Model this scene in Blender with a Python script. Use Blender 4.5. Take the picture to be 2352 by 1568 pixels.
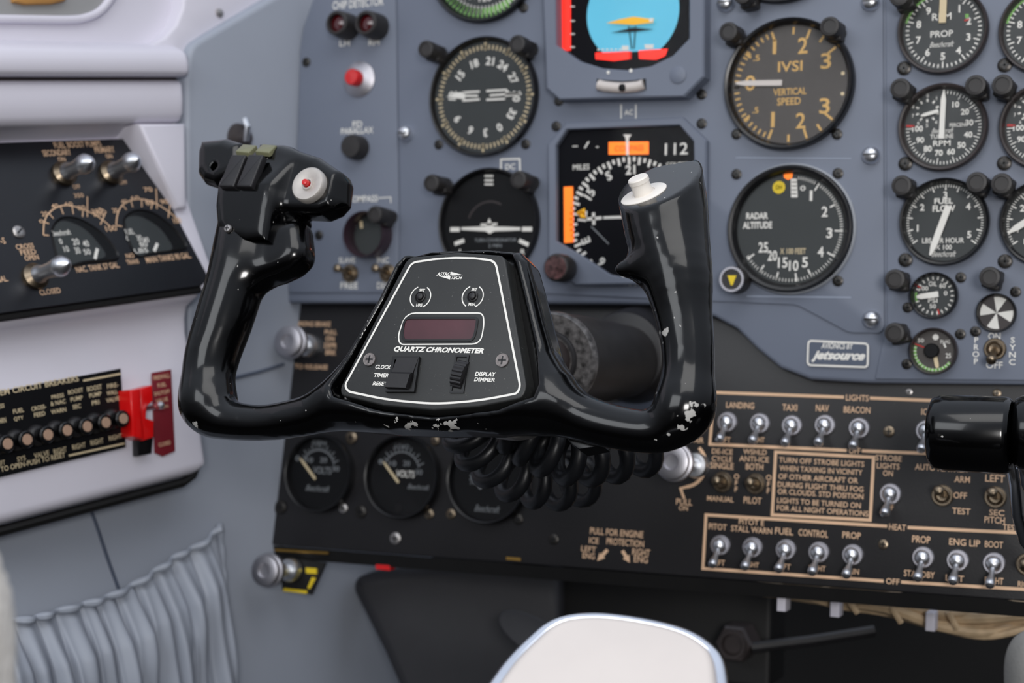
import bpy, math, random
import numpy as np
from mathutils import Vector, Matrix
random.seed(7)
for o in list(bpy.data.objects): bpy.data.objects.remove(o)
SC = bpy.context.scene; COL = SC.collection
R = math.radians
# ------------------------------------------------------------------ camera
F = 3500.0; CX, CY = 1176.0, 784.0
nV = np.array([1694., 60., F]); nV /= np.linalg.norm(nV)
hx = (-(F*F) + 150*60)/1694.
rV = -np.array([hx, -150., F]); rV /= np.linalg.norm(rV)
dV = np.cross(nV, rV)
CAM = np.array([0., 0., 1.05])
def c2w(v): return np.array([v@rV, v@nV, -(v@dV)])          # camera (right, down, forward) -> world
def ray(px, py): return c2w(np.array([px-CX, py-CY, F]))/F   # unit camera depth
def at(px, py, z): return CAM + ray(px, py)*z
cr, cu, cb = c2w(np.array([1., 0, 0])), -c2w(np.array([0, 1., 0])), -c2w(np.array([0, 0, 1.]))
cam_d = bpy.data.cameras.new('camera'); cam = bpy.data.objects.new('camera', cam_d); COL.objects.link(cam)
cam.matrix_world = Matrix([[cr[i], cu[i], cb[i], CAM[i]] for i in range(3)] + [[0, 0, 0, 1]])
cam_d.sensor_width = 36; cam_d.lens = F/2352*36; cam_d.clip_start = .02
cam_d.dof.use_dof = True; cam_d.dof.focus_distance = 0.755; cam_d.dof.aperture_fstop = 9.0
SC.camera = cam
# ------------------------------------------------------------------ light
SC.view_settings.view_transform = 'Standard'; SC.view_settings.look = 'None'
SC.view_settings.gamma = 1; SC.view_settings.exposure = 0.0; SC.view_settings.use_curve_mapping = False
w = bpy.data.worlds.new('cabin_daylight'); SC.world = w; w.use_nodes = True
nt = w.node_tree; bg = nt.nodes['Background']
tc = nt.nodes.new('ShaderNodeTexCoord'); sx = nt.nodes.new('ShaderNodeSeparateXYZ'); rp = nt.nodes.new('ShaderNodeValToRGB')
nt.links.new(tc.outputs['Generated'], sx.inputs[0])
ma = nt.nodes.new('ShaderNodeMath'); ma.operation = 'MULTIPLY_ADD'; ma.inputs[1].default_value = .5; ma.inputs[2].default_value = .5
nt.links.new(sx.outputs['Z'], ma.inputs[0]); nt.links.new(ma.outputs[0], rp.inputs[0])
rp.color_ramp.elements[0].color = (.015, .014, .013, 1); rp.color_ramp.elements[0].position = .3
rp.color_ramp.elements[1].color = (.75, .82, .95, 1); rp.color_ramp.elements[1].position = .95
e = rp.color_ramp.elements.new(.52); e.color = (.15, .155, .17, 1)
nt.links.new(rp.outputs[0], bg.inputs[0]); bg.inputs[1].default_value = 0.95
def area(name, loc, target, sx, sy, power, col):
    l = bpy.data.lights.new(name, 'AREA'); l.shape = 'RECTANGLE'; l.size = sx; l.size_y = sy; l.energy = power; l.color = col
    o = bpy.data.objects.new(name, l); COL.objects.link(o); o.location = loc
    o.rotation_euler = (Vector(target)-Vector(loc)).to_track_quat('-Z', 'Y').to_euler(); return o
area('roof_window_light', (.10, .0, 2.15), (-.25, .85, .95), 1.1, .6, 5.5, (1, .98, .95))
area('side_window_light', (-.62, -.60, 1.62), (-.25, .8, .95), .75, .55, 4.6, (.94, .97, 1))
area('camera_fill_light', (.45, -.66, 1.18), (-.35, .8, .85), .34, .34, 12.0, (1, .98, .96))  # fill lamp added near the camera for frontal light and metal highlights
# ------------------------------------------------------------------ materials
M = {}
def mat(name, col, rough=.5, metal=0, coat=0, var=.06, vs=40, bump=0, bs=400, emit=0, spec=.5, spk=0):
    m = bpy.data.materials.new(name); m.use_nodes = True; t = m.node_tree; b = t.nodes['Principled BSDF']
    c = [pow(max(x, 0)/255., 2.2) for x in col]
    b.inputs['Roughness'].default_value = rough; b.inputs['Metallic'].default_value = metal
    b.inputs['Coat Weight'].default_value = coat; b.inputs['Coat Roughness'].default_value = .08
    b.inputs['Specular IOR Level'].default_value = spec
    co = t.nodes.new('ShaderNodeTexCoord'); nz = t.nodes.new('ShaderNodeTexNoise'); nz.inputs['Scale'].default_value = vs
    nz.inputs['Detail'].default_value = 5
    t.links.new(co.outputs['Object'], nz.inputs['Vector'])
    cr_ = t.nodes.new('ShaderNodeValToRGB')
    cr_.color_ramp.elements[0].position = .3; cr_.color_ramp.elements[1].position = .7
    cr_.color_ramp.elements[0].color = [x*(1-var) for x in c]+[1]; cr_.color_ramp.elements[1].color = [min(1, x*(1+var)) for x in c]+[1]
    t.links.new(nz.outputs['Fac'], cr_.inputs[0]); src = cr_.outputs[0]
    if spk:
        n3 = t.nodes.new('ShaderNodeTexNoise'); n3.inputs['Scale'].default_value = 900; n3.inputs['Detail'].default_value = 2
        t.links.new(co.outputs['Object'], n3.inputs['Vector'])
        r3 = t.nodes.new('ShaderNodeValToRGB'); r3.color_ramp.elements[0].position = .70; r3.color_ramp.elements[1].position = .76
        t.links.new(n3.outputs['Fac'], r3.inputs[0]); mx = t.nodes.new('ShaderNodeMix'); mx.data_type = 'RGBA'
        t.links.new(r3.outputs[0], mx.inputs[0]); t.links.new(src, mx.inputs[6]); mx.inputs[7].default_value = (spk, spk, spk*.92, 1); src = mx.outputs[2]
    t.links.new(src, b.inputs['Base Color'])
    if emit:
        t.links.new(src, b.inputs['Emission Color']); b.inputs['Emission Strength'].default_value = emit
    if bump:
        n2 = t.nodes.new('ShaderNodeTexNoise'); n2.inputs['Scale'].default_value = bs; n2.inputs['Detail'].default_value = 3
        t.links.new(co.outputs['Object'], n2.inputs['Vector'])
        bp = t.nodes.new('ShaderNodeBump'); bp.inputs['Strength'].default_value = bump; bp.inputs['Distance'].default_value = .001
        t.links.new(n2.outputs['Fac'], bp.inputs['Height']); t.links.new(bp.outputs[0], b.inputs['Normal'])
    M[name] = m; return m
mat('panel', (109, 116, 131), .5, var=.04, vs=9, bump=.04, bs=1500)
mat('rim_grey', (176, 180, 186), .4)
mat('panel_edge', (150, 160, 178), .5)
mat('black_panel', (30, 29, 31), .42, var=.15, vs=14, bump=.08, bs=900, spk=.06)
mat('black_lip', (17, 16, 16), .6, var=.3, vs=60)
mat('leather', (156, 162, 174), .5, var=.03, vs=12, bump=.12, bs=700)
mat('leather_dark', (52, 52, 56), .6, bump=.2, bs=600)
mat('white_trim', (216, 213, 224), .42, var=.03, vs=8)
mat('seat_grey', (128, 127, 124), .6, bump=.3, bs=900)
mat('white_gloss', (205, 197, 192), .35, var=.02)
mat('fuel_plate', (26, 27, 32), .35, var=.15, vs=20, spk=.04)
mat('black_plastic', (16, 16, 18), .3, var=.2)
mat('black_satin', (34, 33, 35), .45, var=.2, vs=80, bump=.05)
mat('knob', (46, 44, 44), .5, var=.15, vs=100)
mat('bezel', (26, 26, 28), .32, var=.15, vs=60)
mat('bezel_brown', (58, 52, 52), .4, var=.15, vs=60)
mat('dial', (52, 56, 57), .55, var=.05)
mat('dial_dark', (16, 17, 20), .55, var=.05, spec=.25)
mat('dial_brown', (74, 70, 68), .55, var=.05)
mat('screen', (7, 9, 18), .6, var=.1, spec=.15)
mat('mottled', (78, 56, 56), .25, var=.95, vs=260, coat=.8)
mat('purple_black', (58, 44, 52), .3, var=.2)
mat('white_print', (232, 230, 224), .6, var=.03)
mat('cream_print', (214, 196, 160), .6, var=.03)
mat('tan_print', (222, 184, 150), .6, var=.04)
mat('amber_print', (214, 172, 104), .6, var=.03)
mat('grey_print', (128, 132, 136), .6, var=.05)
mat('green_print', (122, 178, 92), .6, var=.05)
mat('red_print', (196, 40, 36), .5, var=.05)
mat('yellow_print', (226, 196, 40), .5, var=.05)
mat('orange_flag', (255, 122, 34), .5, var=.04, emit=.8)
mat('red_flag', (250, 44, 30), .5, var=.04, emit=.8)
mat('sky_blue', (84, 168, 196), .5, var=.05, vs=15, emit=.5)
mat('ball_yellow', (240, 176, 30), .5, emit=.2)
mat('steel', (225, 227, 232), .36, 1, var=.04)
mat('alu', (186, 184, 190), .44, 1, var=.05, vs=120, bump=.05, bs=900)
mat('satin', (196, 190, 184), .5, .55, var=.06, vs=300)
mat('brass_steel', (140, 126, 108), .34, 1, var=.12)
mat('brass', (190, 150, 80), .35, 1, var=.12)
mat('screw', (70, 68, 66), .35, .9, var=.2)
mat('screw_dull', (128, 122, 120), .5, .8, var=.35, vs=600)
mat('screw_bright', (176, 172, 170), .35, .9, var=.2, vs=500)
mat('red_plastic', (214, 18, 20), .3, var=.03, coat=.4)
mat('maroon', (118, 34, 44), .45, var=.06)
mat('red_button', (206, 30, 32), .25, coat=.5)
mat('dark_red_lens', (70, 12, 18), .1, coat=1)
mat('cord', (26, 27, 30), .38, var=.15, vs=60)
mat('face_plate', (43, 44, 44), .48, var=.1, vs=60, bump=.04, bs=1500, spk=.10)
mat('lcd', (74, 42, 48), .22, var=.25, vs=35, coat=.3)
mat('rocker_green', (118, 118, 92), .3, var=.12)
mat('button_white', (232, 226, 218), .35, var=.03)
mat('beige_wire', (196, 170, 136), .6, var=.2, vs=90)
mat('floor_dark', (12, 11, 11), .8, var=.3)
mat('fleece', (236, 230, 222), .95, var=.05, bump=1, bs=250)
mat('tan_brown', (176, 128, 70), .5, var=.25, vs=20)
mat('label_grey', (84, 92, 108), .5)
mat('window_grey', (150, 150, 150), .2, var=.05, vs=5)
mat('worn', (92, 90, 90), .4, .3, var=.85, vs=220)
mat('breaker_cap', (168, 138, 118), .5)
mat('chrome', (225, 228, 236), .12, 1)
def glass_mat():
    m = bpy.data.materials.new('glass'); m.use_nodes = True; t = m.node_tree
    for n in list(t.nodes): t.nodes.remove(n)
    o = t.nodes.new('ShaderNodeOutputMaterial'); mx = t.nodes.new('ShaderNodeMixShader'); tr = t.nodes.new('ShaderNodeBsdfTransparent')
    gl = t.nodes.new('ShaderNodeBsdfGlossy'); gl.inputs['Roughness'].default_value = .06
    fr = t.nodes.new('ShaderNodeFresnel'); fr.inputs[0].default_value = 1.22
    nz = t.nodes.new('ShaderNodeTexNoise'); nz.inputs['Scale'].default_value = 30
    ml = t.nodes.new('ShaderNodeMath'); ml.operation = 'MULTIPLY'; t.links.new(fr.outputs[0], ml.inputs[1]) ; ml.inputs[2].default_value = 0
    t.links.new(nz.outputs['Fac'], ml.inputs[0])
    t.links.new(ml.outputs[0], mx.inputs[0]); t.links.new(tr.outputs[0], mx.inputs[1]); t.links.new(gl.outputs[0], mx.inputs[2]); t.links.new(mx.outputs[0], o.inputs[0])
    M['glass'] = m
glass_mat()
# ------------------------------------------------------------------ objects
def tag(o, label=None, cat=None, group=None, kind=None):
    if label: o['label'] = label
    if cat: o['category'] = cat
    if group: o['group'] = group
    if kind: o['kind'] = kind
    return o
def thing(name, label, cat, mw, group=None):
    o = bpy.data.objects.new(name, None); o.empty_display_size = .01; COL.objects.link(o); o.matrix_world = mw
    return tag(o, label, cat, group)
def children(o): return list(o.children)
def dup(root, mw, label=None, group=None):
    r = root.copy(); COL.objects.link(r); r.matrix_world = mw
    if label: r['label'] = label
    if group: r['group'] = group
    for ch in children(root):
        c = ch.copy(); COL.objects.link(c); c.parent = r
        for g in children(ch):
            d = g.copy(); COL.objects.link(d); d.parent = c
    return r
_tc = {}
def text_geo(s, bold, shear):
    k = (s, bold, shear)
    if k not in _tc:
        c = bpy.data.curves.new('t', 'FONT'); c.body = s; c.offset = bold; c.shear = shear; c.resolution_u = 3
        c.align_x = 'CENTER'; c.space_line = .9
        o = bpy.data.objects.new('t', c); COL.objects.link(o)
        me = o.to_mesh(); V = np.array([v.co[:2] for v in me.vertices]); Fs = [tuple(p.vertices) for p in me.polygons]
        o.to_mesh_clear(); bpy.data.objects.remove(o)
        mn, mx = V.min(0), V.max(0)
        _tc[k] = ((V-(mn+mx)/2)/(mx-mn), (mx-mn)[0]/(mx-mn)[1], Fs)
    return _tc[k]
class MB:
    def __init__(s): s.V = []; s.F = []; s.I = []
    def add(s, V, Fs, mi=0):
        b = len(s.V); s.V += [tuple(v) for v in V]; s.F += [tuple(i+b for i in f) for f in Fs]; s.I += [mi]*len(Fs); return s
    def box(s, c, h, mi=0, ch=0.0):
        x, y, z = c; a, b, d = h
        if ch <= 0:
            V = [(x+i*a, y+j*b, z+k*d) for i in (-1, 1) for j in (-1, 1) for k in (-1, 1)]
            return s.add(V, [(0, 1, 3, 2), (4, 6, 7, 5), (0, 4, 5, 1), (2, 3, 7, 6), (0, 2, 6, 4), (1, 5, 7, 3)], mi)
        return s.prism([(x-a, y-b), (x+a, y-b), (x+a, y+b), (x-a, y+b)], z-d, z+d, mi, ch, rc=ch)
    def prism(s, P, w0, w1, mi=0, ch=0.0, rc=0, seg=4):
        P = round_poly(P, rc, seg) if rc else [tuple(p) for p in P]
        if area2(P) < 0: P = P[::-1]
        n = len(P); rings = [(0, w0)]
        if ch > 0:
            for k in range(4): a = k/3*math.pi/2; rings.append((ch*(1-math.cos(a)), w1-ch+ch*math.sin(a)))
        else: rings.append((0, w1))
        V = []
        for off, z in rings: V += [(x, y, z) for x, y in inset(P, off)]
        Fs = [tuple(range(n))[::-1]]
        for r in range(len(rings)-1):
            for i in range(n): j = (i+1) % n; Fs.append((r*n+i, r*n+j, (r+1)*n+j, (r+1)*n+i))
        Fs.append(tuple((len(rings)-1)*n+i for i in range(n)))
        return s.add(V, Fs, mi)
    def lathe(s, prof, c=(0, 0), seg=48, mi=0, a0=0, a1=360, cap=True):
        full = abs(a1-a0) >= 360; n = seg if full else seg+1; V = []
        for r, z in prof:
            for i in range(n):
                a = R(a0+(a1-a0)*i/seg); V.append((c[0]+r*math.cos(a), c[1]+r*math.sin(a), z))
        Fs = []
        for k in range(len(prof)-1):
            for i in range(n if full else n-1): j = (i+1) % n; Fs.append((k*n+i, k*n+j, (k+1)*n+j, (k+1)*n+i))
        if cap and full:
            if prof[-1][0] > 1e-6: Fs.append(tuple((len(prof)-1)*n+i for i in range(n)))
            if prof[0][0] > 1e-6: Fs.append(tuple(range(n))[::-1])
        return s.add(V, Fs, mi)
    def axis_lathe(s, A, B, prof, seg=24, mi=0):      # prof (t in metres from A, r)
        A = Vector(A); B = Vector(B); q = (B-A).to_track_quat('Z', 'Y'); m = MB().lathe([(r, t) for t, r in prof], seg=seg)
        return s.add([A+q@Vector(v) for v in m.V], m.F, mi)
    def tube(s, pts, rad, seg=10, mi=0, closed=False, sq=1.0):
        P = [Vector(p) for p in pts]; n = len(P); rd = rad if hasattr(rad, '__len__') else [rad]*n
        T = []
        for i in range(n):
            a = P[(i-1) % n] if closed or i else P[0]; b = P[(i+1) % n] if closed or i < n-1 else P[-1]; T.append((b-a).normalized())
        N = T[0].orthogonal().normalized(); V = []
        for i in range(n):
            N = (N-T[i]*N.dot(T[i])).normalized(); B = T[i].cross(N)
            for k in range(seg): a = 2*math.pi*k/seg; V.append(P[i]+(N*math.cos(a)+B*math.sin(a)*sq)*rd[i])
        Fs = []
        for i in range(n if closed else n-1):
            j = (i+1) % n
            for k in range(seg): l = (k+1) % seg; Fs.append((i*seg+k, i*seg+l, j*seg+l, j*seg+k))
        if not closed: Fs += [tuple(range(seg))[::-1], tuple((n-1)*seg+k for k in range(seg))]
        return s.add(V, Fs, mi)
    def line(s, pts, wd, z=0, mi=0, closed=False):     # flat printed stroke
        P = [np.array(p[:2], float) for p in pts]; n = len(P); L = []; Rr = []
        for i in range(n):
            a = P[i-1] if (i or closed) else None; b = P[(i+1) % n] if (i < n-1 or closed) else None
            ds = []
            if a is not None and np.linalg.norm(P[i]-a) > 0: ds.append((P[i]-a)/np.linalg.norm(P[i]-a))
            if b is not None and np.linalg.norm(b-P[i]) > 0: ds.append((b-P[i])/np.linalg.norm(b-P[i]))
            t = sum(ds); t = t/(np.linalg.norm(t)+1e-12); k = 1/max(.5, abs(t@ds[0])); nn = np.array([-t[1], t[0]])*wd/2*k
            L.append(P[i]+nn); Rr.append(P[i]-nn)
        V = [(p[0], p[1], z) for p in L+Rr]; Fs = []
        for i in range(n if closed else n-1): j = (i+1) % n; Fs.append((i, n+i, n+j, j))
        return s.add(V, Fs, mi)
    def arc(s, c, r, a0, a1, wd, z=0, mi=0, n=40):     # degrees clockwise from top
        return s.line([(c[0]+r*math.sin(R(a0+(a1-a0)*i/n)), c[1]+r*math.cos(R(a0+(a1-a0)*i/n))) for i in range(n+1)], wd, z, mi)
    def poly(s, P, z=0, mi=0):
        P = list(P)
        if area2(P) < 0: P = P[::-1]
        return s.add([(p[0], p[1], z) for p in P], [tuple(range(len(P)))], mi)
    def disc(s, c, r, z=0, mi=0, seg=32): return s.poly([(c[0]+r*math.cos(2*math.pi*i/seg), c[1]+r*math.sin(2*math.pi*i/seg)) for i in range(seg)], z, mi)
    def text(s, st, c, h, z=0, mi=0, wd=None, rot=0, bold=.012, shear=0, asp=1.0):
        V, ar, Fs = text_geo(st, bold, shear); wd = wd or h*ar*asp; ca, sa = math.cos(R(rot)), math.sin(R(rot))
        return s.add([(c[0]+(x*wd)*ca-(y*h)*sa, c[1]+(x*wd)*sa+(y*h)*ca, z) for x, y in V], Fs, mi)
    def build(s, name, mats, parent=None, smooth=True, loc=None, mw=None, angle=40):
        me = bpy.data.meshes.new(name); me.from_pydata(s.V, [], s.F)
        if not isinstance(mats, (list, tuple)): mats = [mats]
        for m in mats: me.materials.append(M[m])
        if len(mats) > 1: me.polygons.foreach_set('material_index', s.I)
        if smooth: me.shade_smooth(); me.set_sharp_from_angle(angle=R(angle))
        me.update(); o = bpy.data.objects.new(name, me); COL.objects.link(o)
        if mw is not None: o.matrix_world = mw
        if loc is not None: o.location = loc
        if parent: o.parent = parent
        return o
def area2(P): return sum(P[i][0]*P[(i+1) % len(P)][1]-P[(i+1) % len(P)][0]*P[i][1] for i in range(len(P)))
def inset(P, d):
    if d == 0: return [tuple(p) for p in P]
    n = len(P); out = []
    for i in range(n):
        a, b, c = (np.array(P[(i+k) % n][:2], float) for k in (-1, 0, 1))
        t1 = (b-a)/(np.linalg.norm(b-a)+1e-12); t2 = (c-b)/(np.linalg.norm(c-b)+1e-12)
        n1 = np.array([-t1[1], t1[0]]); n2 = np.array([-t2[1], t2[0]]); m = n1+n2; q = max(.4, 1+n1@n2)
        out.append(tuple(b+m*d/q))
    return out
def round_poly(P, r, seg=4):
    n = len(P); out = []; rr = r if hasattr(r, '__len__') else [r]*n
    for i in range(n):
        a, b, c = (np.array(P[(i+k) % n][:2], float) for k in (-1, 0, 1))
        la, lc = np.linalg.norm(a-b), np.linalg.norm(c-b); q = min(rr[i], la*.48, lc*.48)
        if q <= 0: out.append(tuple(b)); continue
        p0 = b+(a-b)/la*q; p2 = b+(c-b)/lc*q
        for k in range(seg+1): t = k/seg; out.append(tuple((1-t)**2*p0+2*t*(1-t)*b+t*t*p2))
    return out
def smooth_pts(P, n=8, closed=False):
    P = [np.array(p, float) for p in P]; m = len(P); out = []
    for i in range(m if closed else m-1):
        g = lambda k: P[k % m] if closed else P[min(max(k, 0), m-1)]
        p0, p1, p2, p3 = g(i-1), g(i), g(i+1), g(i+2)
        for k in range(n): t = k/n; out.append(.5*(2*p1+(p2-p0)*t+(2*p0-5*p1+4*p2-p3)*t*t+(3*p1-p0-3*p2+p3)*t**3))
    if not closed: out.append(P[-1])
    return out
class Plane:
    def __init__(s, o, u, v):
        s.o = np.array(o, float); s.u = np.array(u, float)/np.linalg.norm(u); v = np.array(v, float); v -= s.u*(v@s.u); s.v = v/np.linalg.norm(v); s.n = np.cross(s.u, s.v)
        s.M = Matrix([[s.u[i], s.v[i], s.n[i], s.o[i]] for i in range(3)]+[[0, 0, 0, 1]])
    def p(s, px, py, h=0):
        d = ray(px, py); o = s.o+s.n*h; t = ((o-CAM)@s.n)/(d@s.n); q = CAM+d*t-s.o; return np.array([q@s.u, q@s.v])
    def P(s, pts, h=0): return [tuple(s.p(a, b, h)) for a, b in pts]
    def ku(s, px, py, h=0): return abs(np.linalg.norm(s.p(px+1, py, h)-s.p(px-1, py, h))/2)
    def kv(s, px, py, h=0): return abs(np.linalg.norm(s.p(px, py+1, h)-s.p(px, py-1, h))/2)
    def mw(s, px, py, h=0, rot=0): a = s.p(px, py, h); return s.M @ Matrix.Translation((a[0], a[1], 0)) @ Matrix.Rotation(R(rot), 4, 'Z')
    def T(s, mb, st, x0, y0, x1, y1, h=.0003, mi=0, o=(0, 0), **k):
        cx, cy = (x0+x1)/2, (y0+y1)/2; c = s.p(cx, cy, h)-np.array(o)
        wd = np.linalg.norm(s.p(x1, cy, h)-s.p(x0, cy, h)); hh = np.linalg.norm(s.p(cx, y1, h)-s.p(cx, y0, h))
        mb.text(st, c, hh, h, mi, wd=wd, **k)
# --- signed distance modelling for the moulded parts
def sd_chain(P, pts, k=.006):      # pts (u, v, w, r)
    out = None
    for a, b in zip(pts[:-1], pts[1:]):
        A = np.array(a[:3]); B = np.array(b[:3]); ab = B-A; q = P-A; t = np.clip((q@ab)/(ab@ab), 0, 1)
        d = np.linalg.norm(q-t[..., None]*ab, axis=-1)-(a[3]+(b[3]-a[3])*t)
        out = d if out is None else np.minimum(out, d)
    return out
def sd_poly(P, poly):
    x, y = P[..., 0], P[..., 1]; d = np.full(x.shape, 1e9); s = np.ones(x.shape); n = len(poly)
    for i in range(n):
        ax, ay = poly[i]; bx, by = poly[i-1]; ex, ey = bx-ax, by-ay; wx, wy = x-ax, y-ay
        t = np.clip((wx*ex+wy*ey)/(ex*ex+ey*ey), 0, 1); d = np.minimum(d, (wx-ex*t)**2+(wy-ey*t)**2)
        c1 = y >= ay; c2 = y < by; c3 = ex*wy > ey*wx; f = (c1 & c2 & c3) | (~c1 & ~c2 & ~c3); s = np.where(f, -s, s)
    return s*np.sqrt(d)
def sd_ext(P, poly, w0, w1, r):
    d = sd_poly(P, poly)+r; z = np.abs(P[..., 2]-(w0+w1)/2)-(w1-w0)/2+r
    return np.minimum(np.maximum(d, z), 0)+np.sqrt(np.maximum(d, 0)**2+np.maximum(z, 0)**2)-r
def relax(mb, keep, it=24):
    V = np.array(mb.V); Q = np.array(mb.F); E = np.concatenate([Q[:, [0, 1]], Q[:, [1, 2]], Q[:, [2, 3]], Q[:, [3, 0]]]); E = np.concatenate([E, E[:, ::-1]])
    n = np.bincount(E[:, 0], minlength=len(V)).clip(1)[:, None]; w = keep(V)[:, None]
    for k in range(it):
        S = np.stack([np.bincount(E[:, 0], V[E[:, 1], c], len(V)) for c in range(3)], 1)/n
        V = V+(S-V)*w*(.6 if k % 2 == 0 else -.52 if k < it-4 else .4)
    mb.V = [tuple(v) for v in V]; return mb
def smin(a, b, k): h = np.clip(.5+.5*(b-a)/k, 0, 1); return b*(1-h)+a*h-k*h*(1-h)
def smax(a, b, k): return -smin(-a, -b, k)
def sdf_mesh(f, lo, hi, h):
    ax = [np.arange(lo[i], hi[i]+h, h) for i in range(3)]; n = [len(a) for a in ax]; G = np.empty(n, np.float32)
    for i in range(0, n[0], 24):
        X = np.stack(np.meshgrid(ax[0][i:i+24], ax[1], ax[2], indexing='ij'), -1); G[i:i+24] = f(X)
    S = G < 0; m = [k-1 for k in n]
    cnt = np.zeros(m, np.int8); pos = np.zeros(m+[3], np.float64)
    cor = [(a, b, c) for a in (0, 1) for b in (0, 1) for c in (0, 1)]
    sl = lambda c, A: A[c[0]:c[0]+m[0], c[1]:c[1]+m[1], c[2]:c[2]+m[2]]
    ne = np.zeros(m, np.int16)
    for p in cor:
        for d in range(3):
            if p[d]: continue
            q = list(p); q[d] = 1; a, b = sl(p, G), sl(q, G); cr2 = (a < 0) != (b < 0)
            t = np.where(cr2, a/np.where(a-b == 0, 1, a-b), 0); ne += cr2
            for k in range(3): pos[..., k] += np.where(cr2, p[k]+(t if k == d else 0), 0)
    act = ne > 0; idx = -np.ones(m, np.int64); idx[act] = np.arange(act.sum())
    ii = np.argwhere(act); V = np.array(lo)+h*(ii+pos[act]/ne[act][:, None])
    for _ in range(3):
        e = h*.3; g = np.stack([f(V+np.eye(3)[k]*e)-f(V-np.eye(3)[k]*e) for k in range(3)], -1)/(2*e); d = f(V)
        V = V-np.clip(d, -h, h)[:, None]*g/np.maximum((g*g).sum(-1), .3)[:, None]*.8
    Fs = []
    for d in range(3):
        b, c = (d+1) % 3, (d+2) % 3
        s0 = [slice(0, m[k]) for k in range(3)]; a0 = S[tuple(s0)]; s1 = list(s0); s1[d] = slice(1, m[d]+1); a1 = S[tuple(s1)]
        cr2 = a0 != a1; E = np.argwhere(cr2); E = E[(E[:, b] > 0) & (E[:, c] > 0)]
        db = np.zeros(3, int); db[b] = 1; dc = np.zeros(3, int); dc[c] = 1
        g = lambda Q: idx[Q[:, 0], Q[:, 1], Q[:, 2]]
        q = np.stack([g(E-db-dc), g(E-dc), g(E), g(E-db)], 1); fl = a0[E[:, 0], E[:, 1], E[:, 2]]
        q = np.where(fl[:, None], q, q[:, ::-1]); q = q[(q >= 0).all(1)]; Fs.append(q)
    mb = MB(); mb.V = [tuple(v) for v in V]; mb.F = [tuple(int(i) for i in r) for r in np.concatenate(Fs)]; mb.I = [0]*len(mb.F)
    return mb
# ------------------------------------------------------------------ the planes things stand on
PP = Plane(CAM+np.array([0, .95, 0]), (1, 0, 0), (0, 0, 1))                       # main panel
_o = CAM+ray(1200, 760)*(.962/ray(1200, 760)[1]); a_ = R(6)
SP = Plane(_o, (1, 0, 0), (0, math.sin(a_), math.cos(a_)))                        # lower black panel
_y = at(1010, 850, .765); a_ = R(18)
YP = Plane(_y, (1, 0, 0), (0, math.sin(a_), math.cos(a_)))                        # yoke
WD = c2w(np.array([2724., -604., F])); WD /= np.linalg.norm(WD)                   # direction the side wall runs forward
A_ = CAM+ray(665, 560)*(.95/ray(665, 560)[1])
WP = Plane(A_, WD, np.array([0.02, 0, 1]))                                        # leather side wall
CP = Plane(A_+WP.n*.012, WD, np.array([-.09, 0, 1]))                              # side console
_f = CP.p(240, 690, .016); _fo = CP.o+CP.u*_f[0]+CP.v*_f[1]+CP.n*.016
t_ = R(19); FP = Plane(_fo, WD, CP.v*math.cos(t_)-CP.n*math.sin(t_))              # fuel quantity plate
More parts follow.
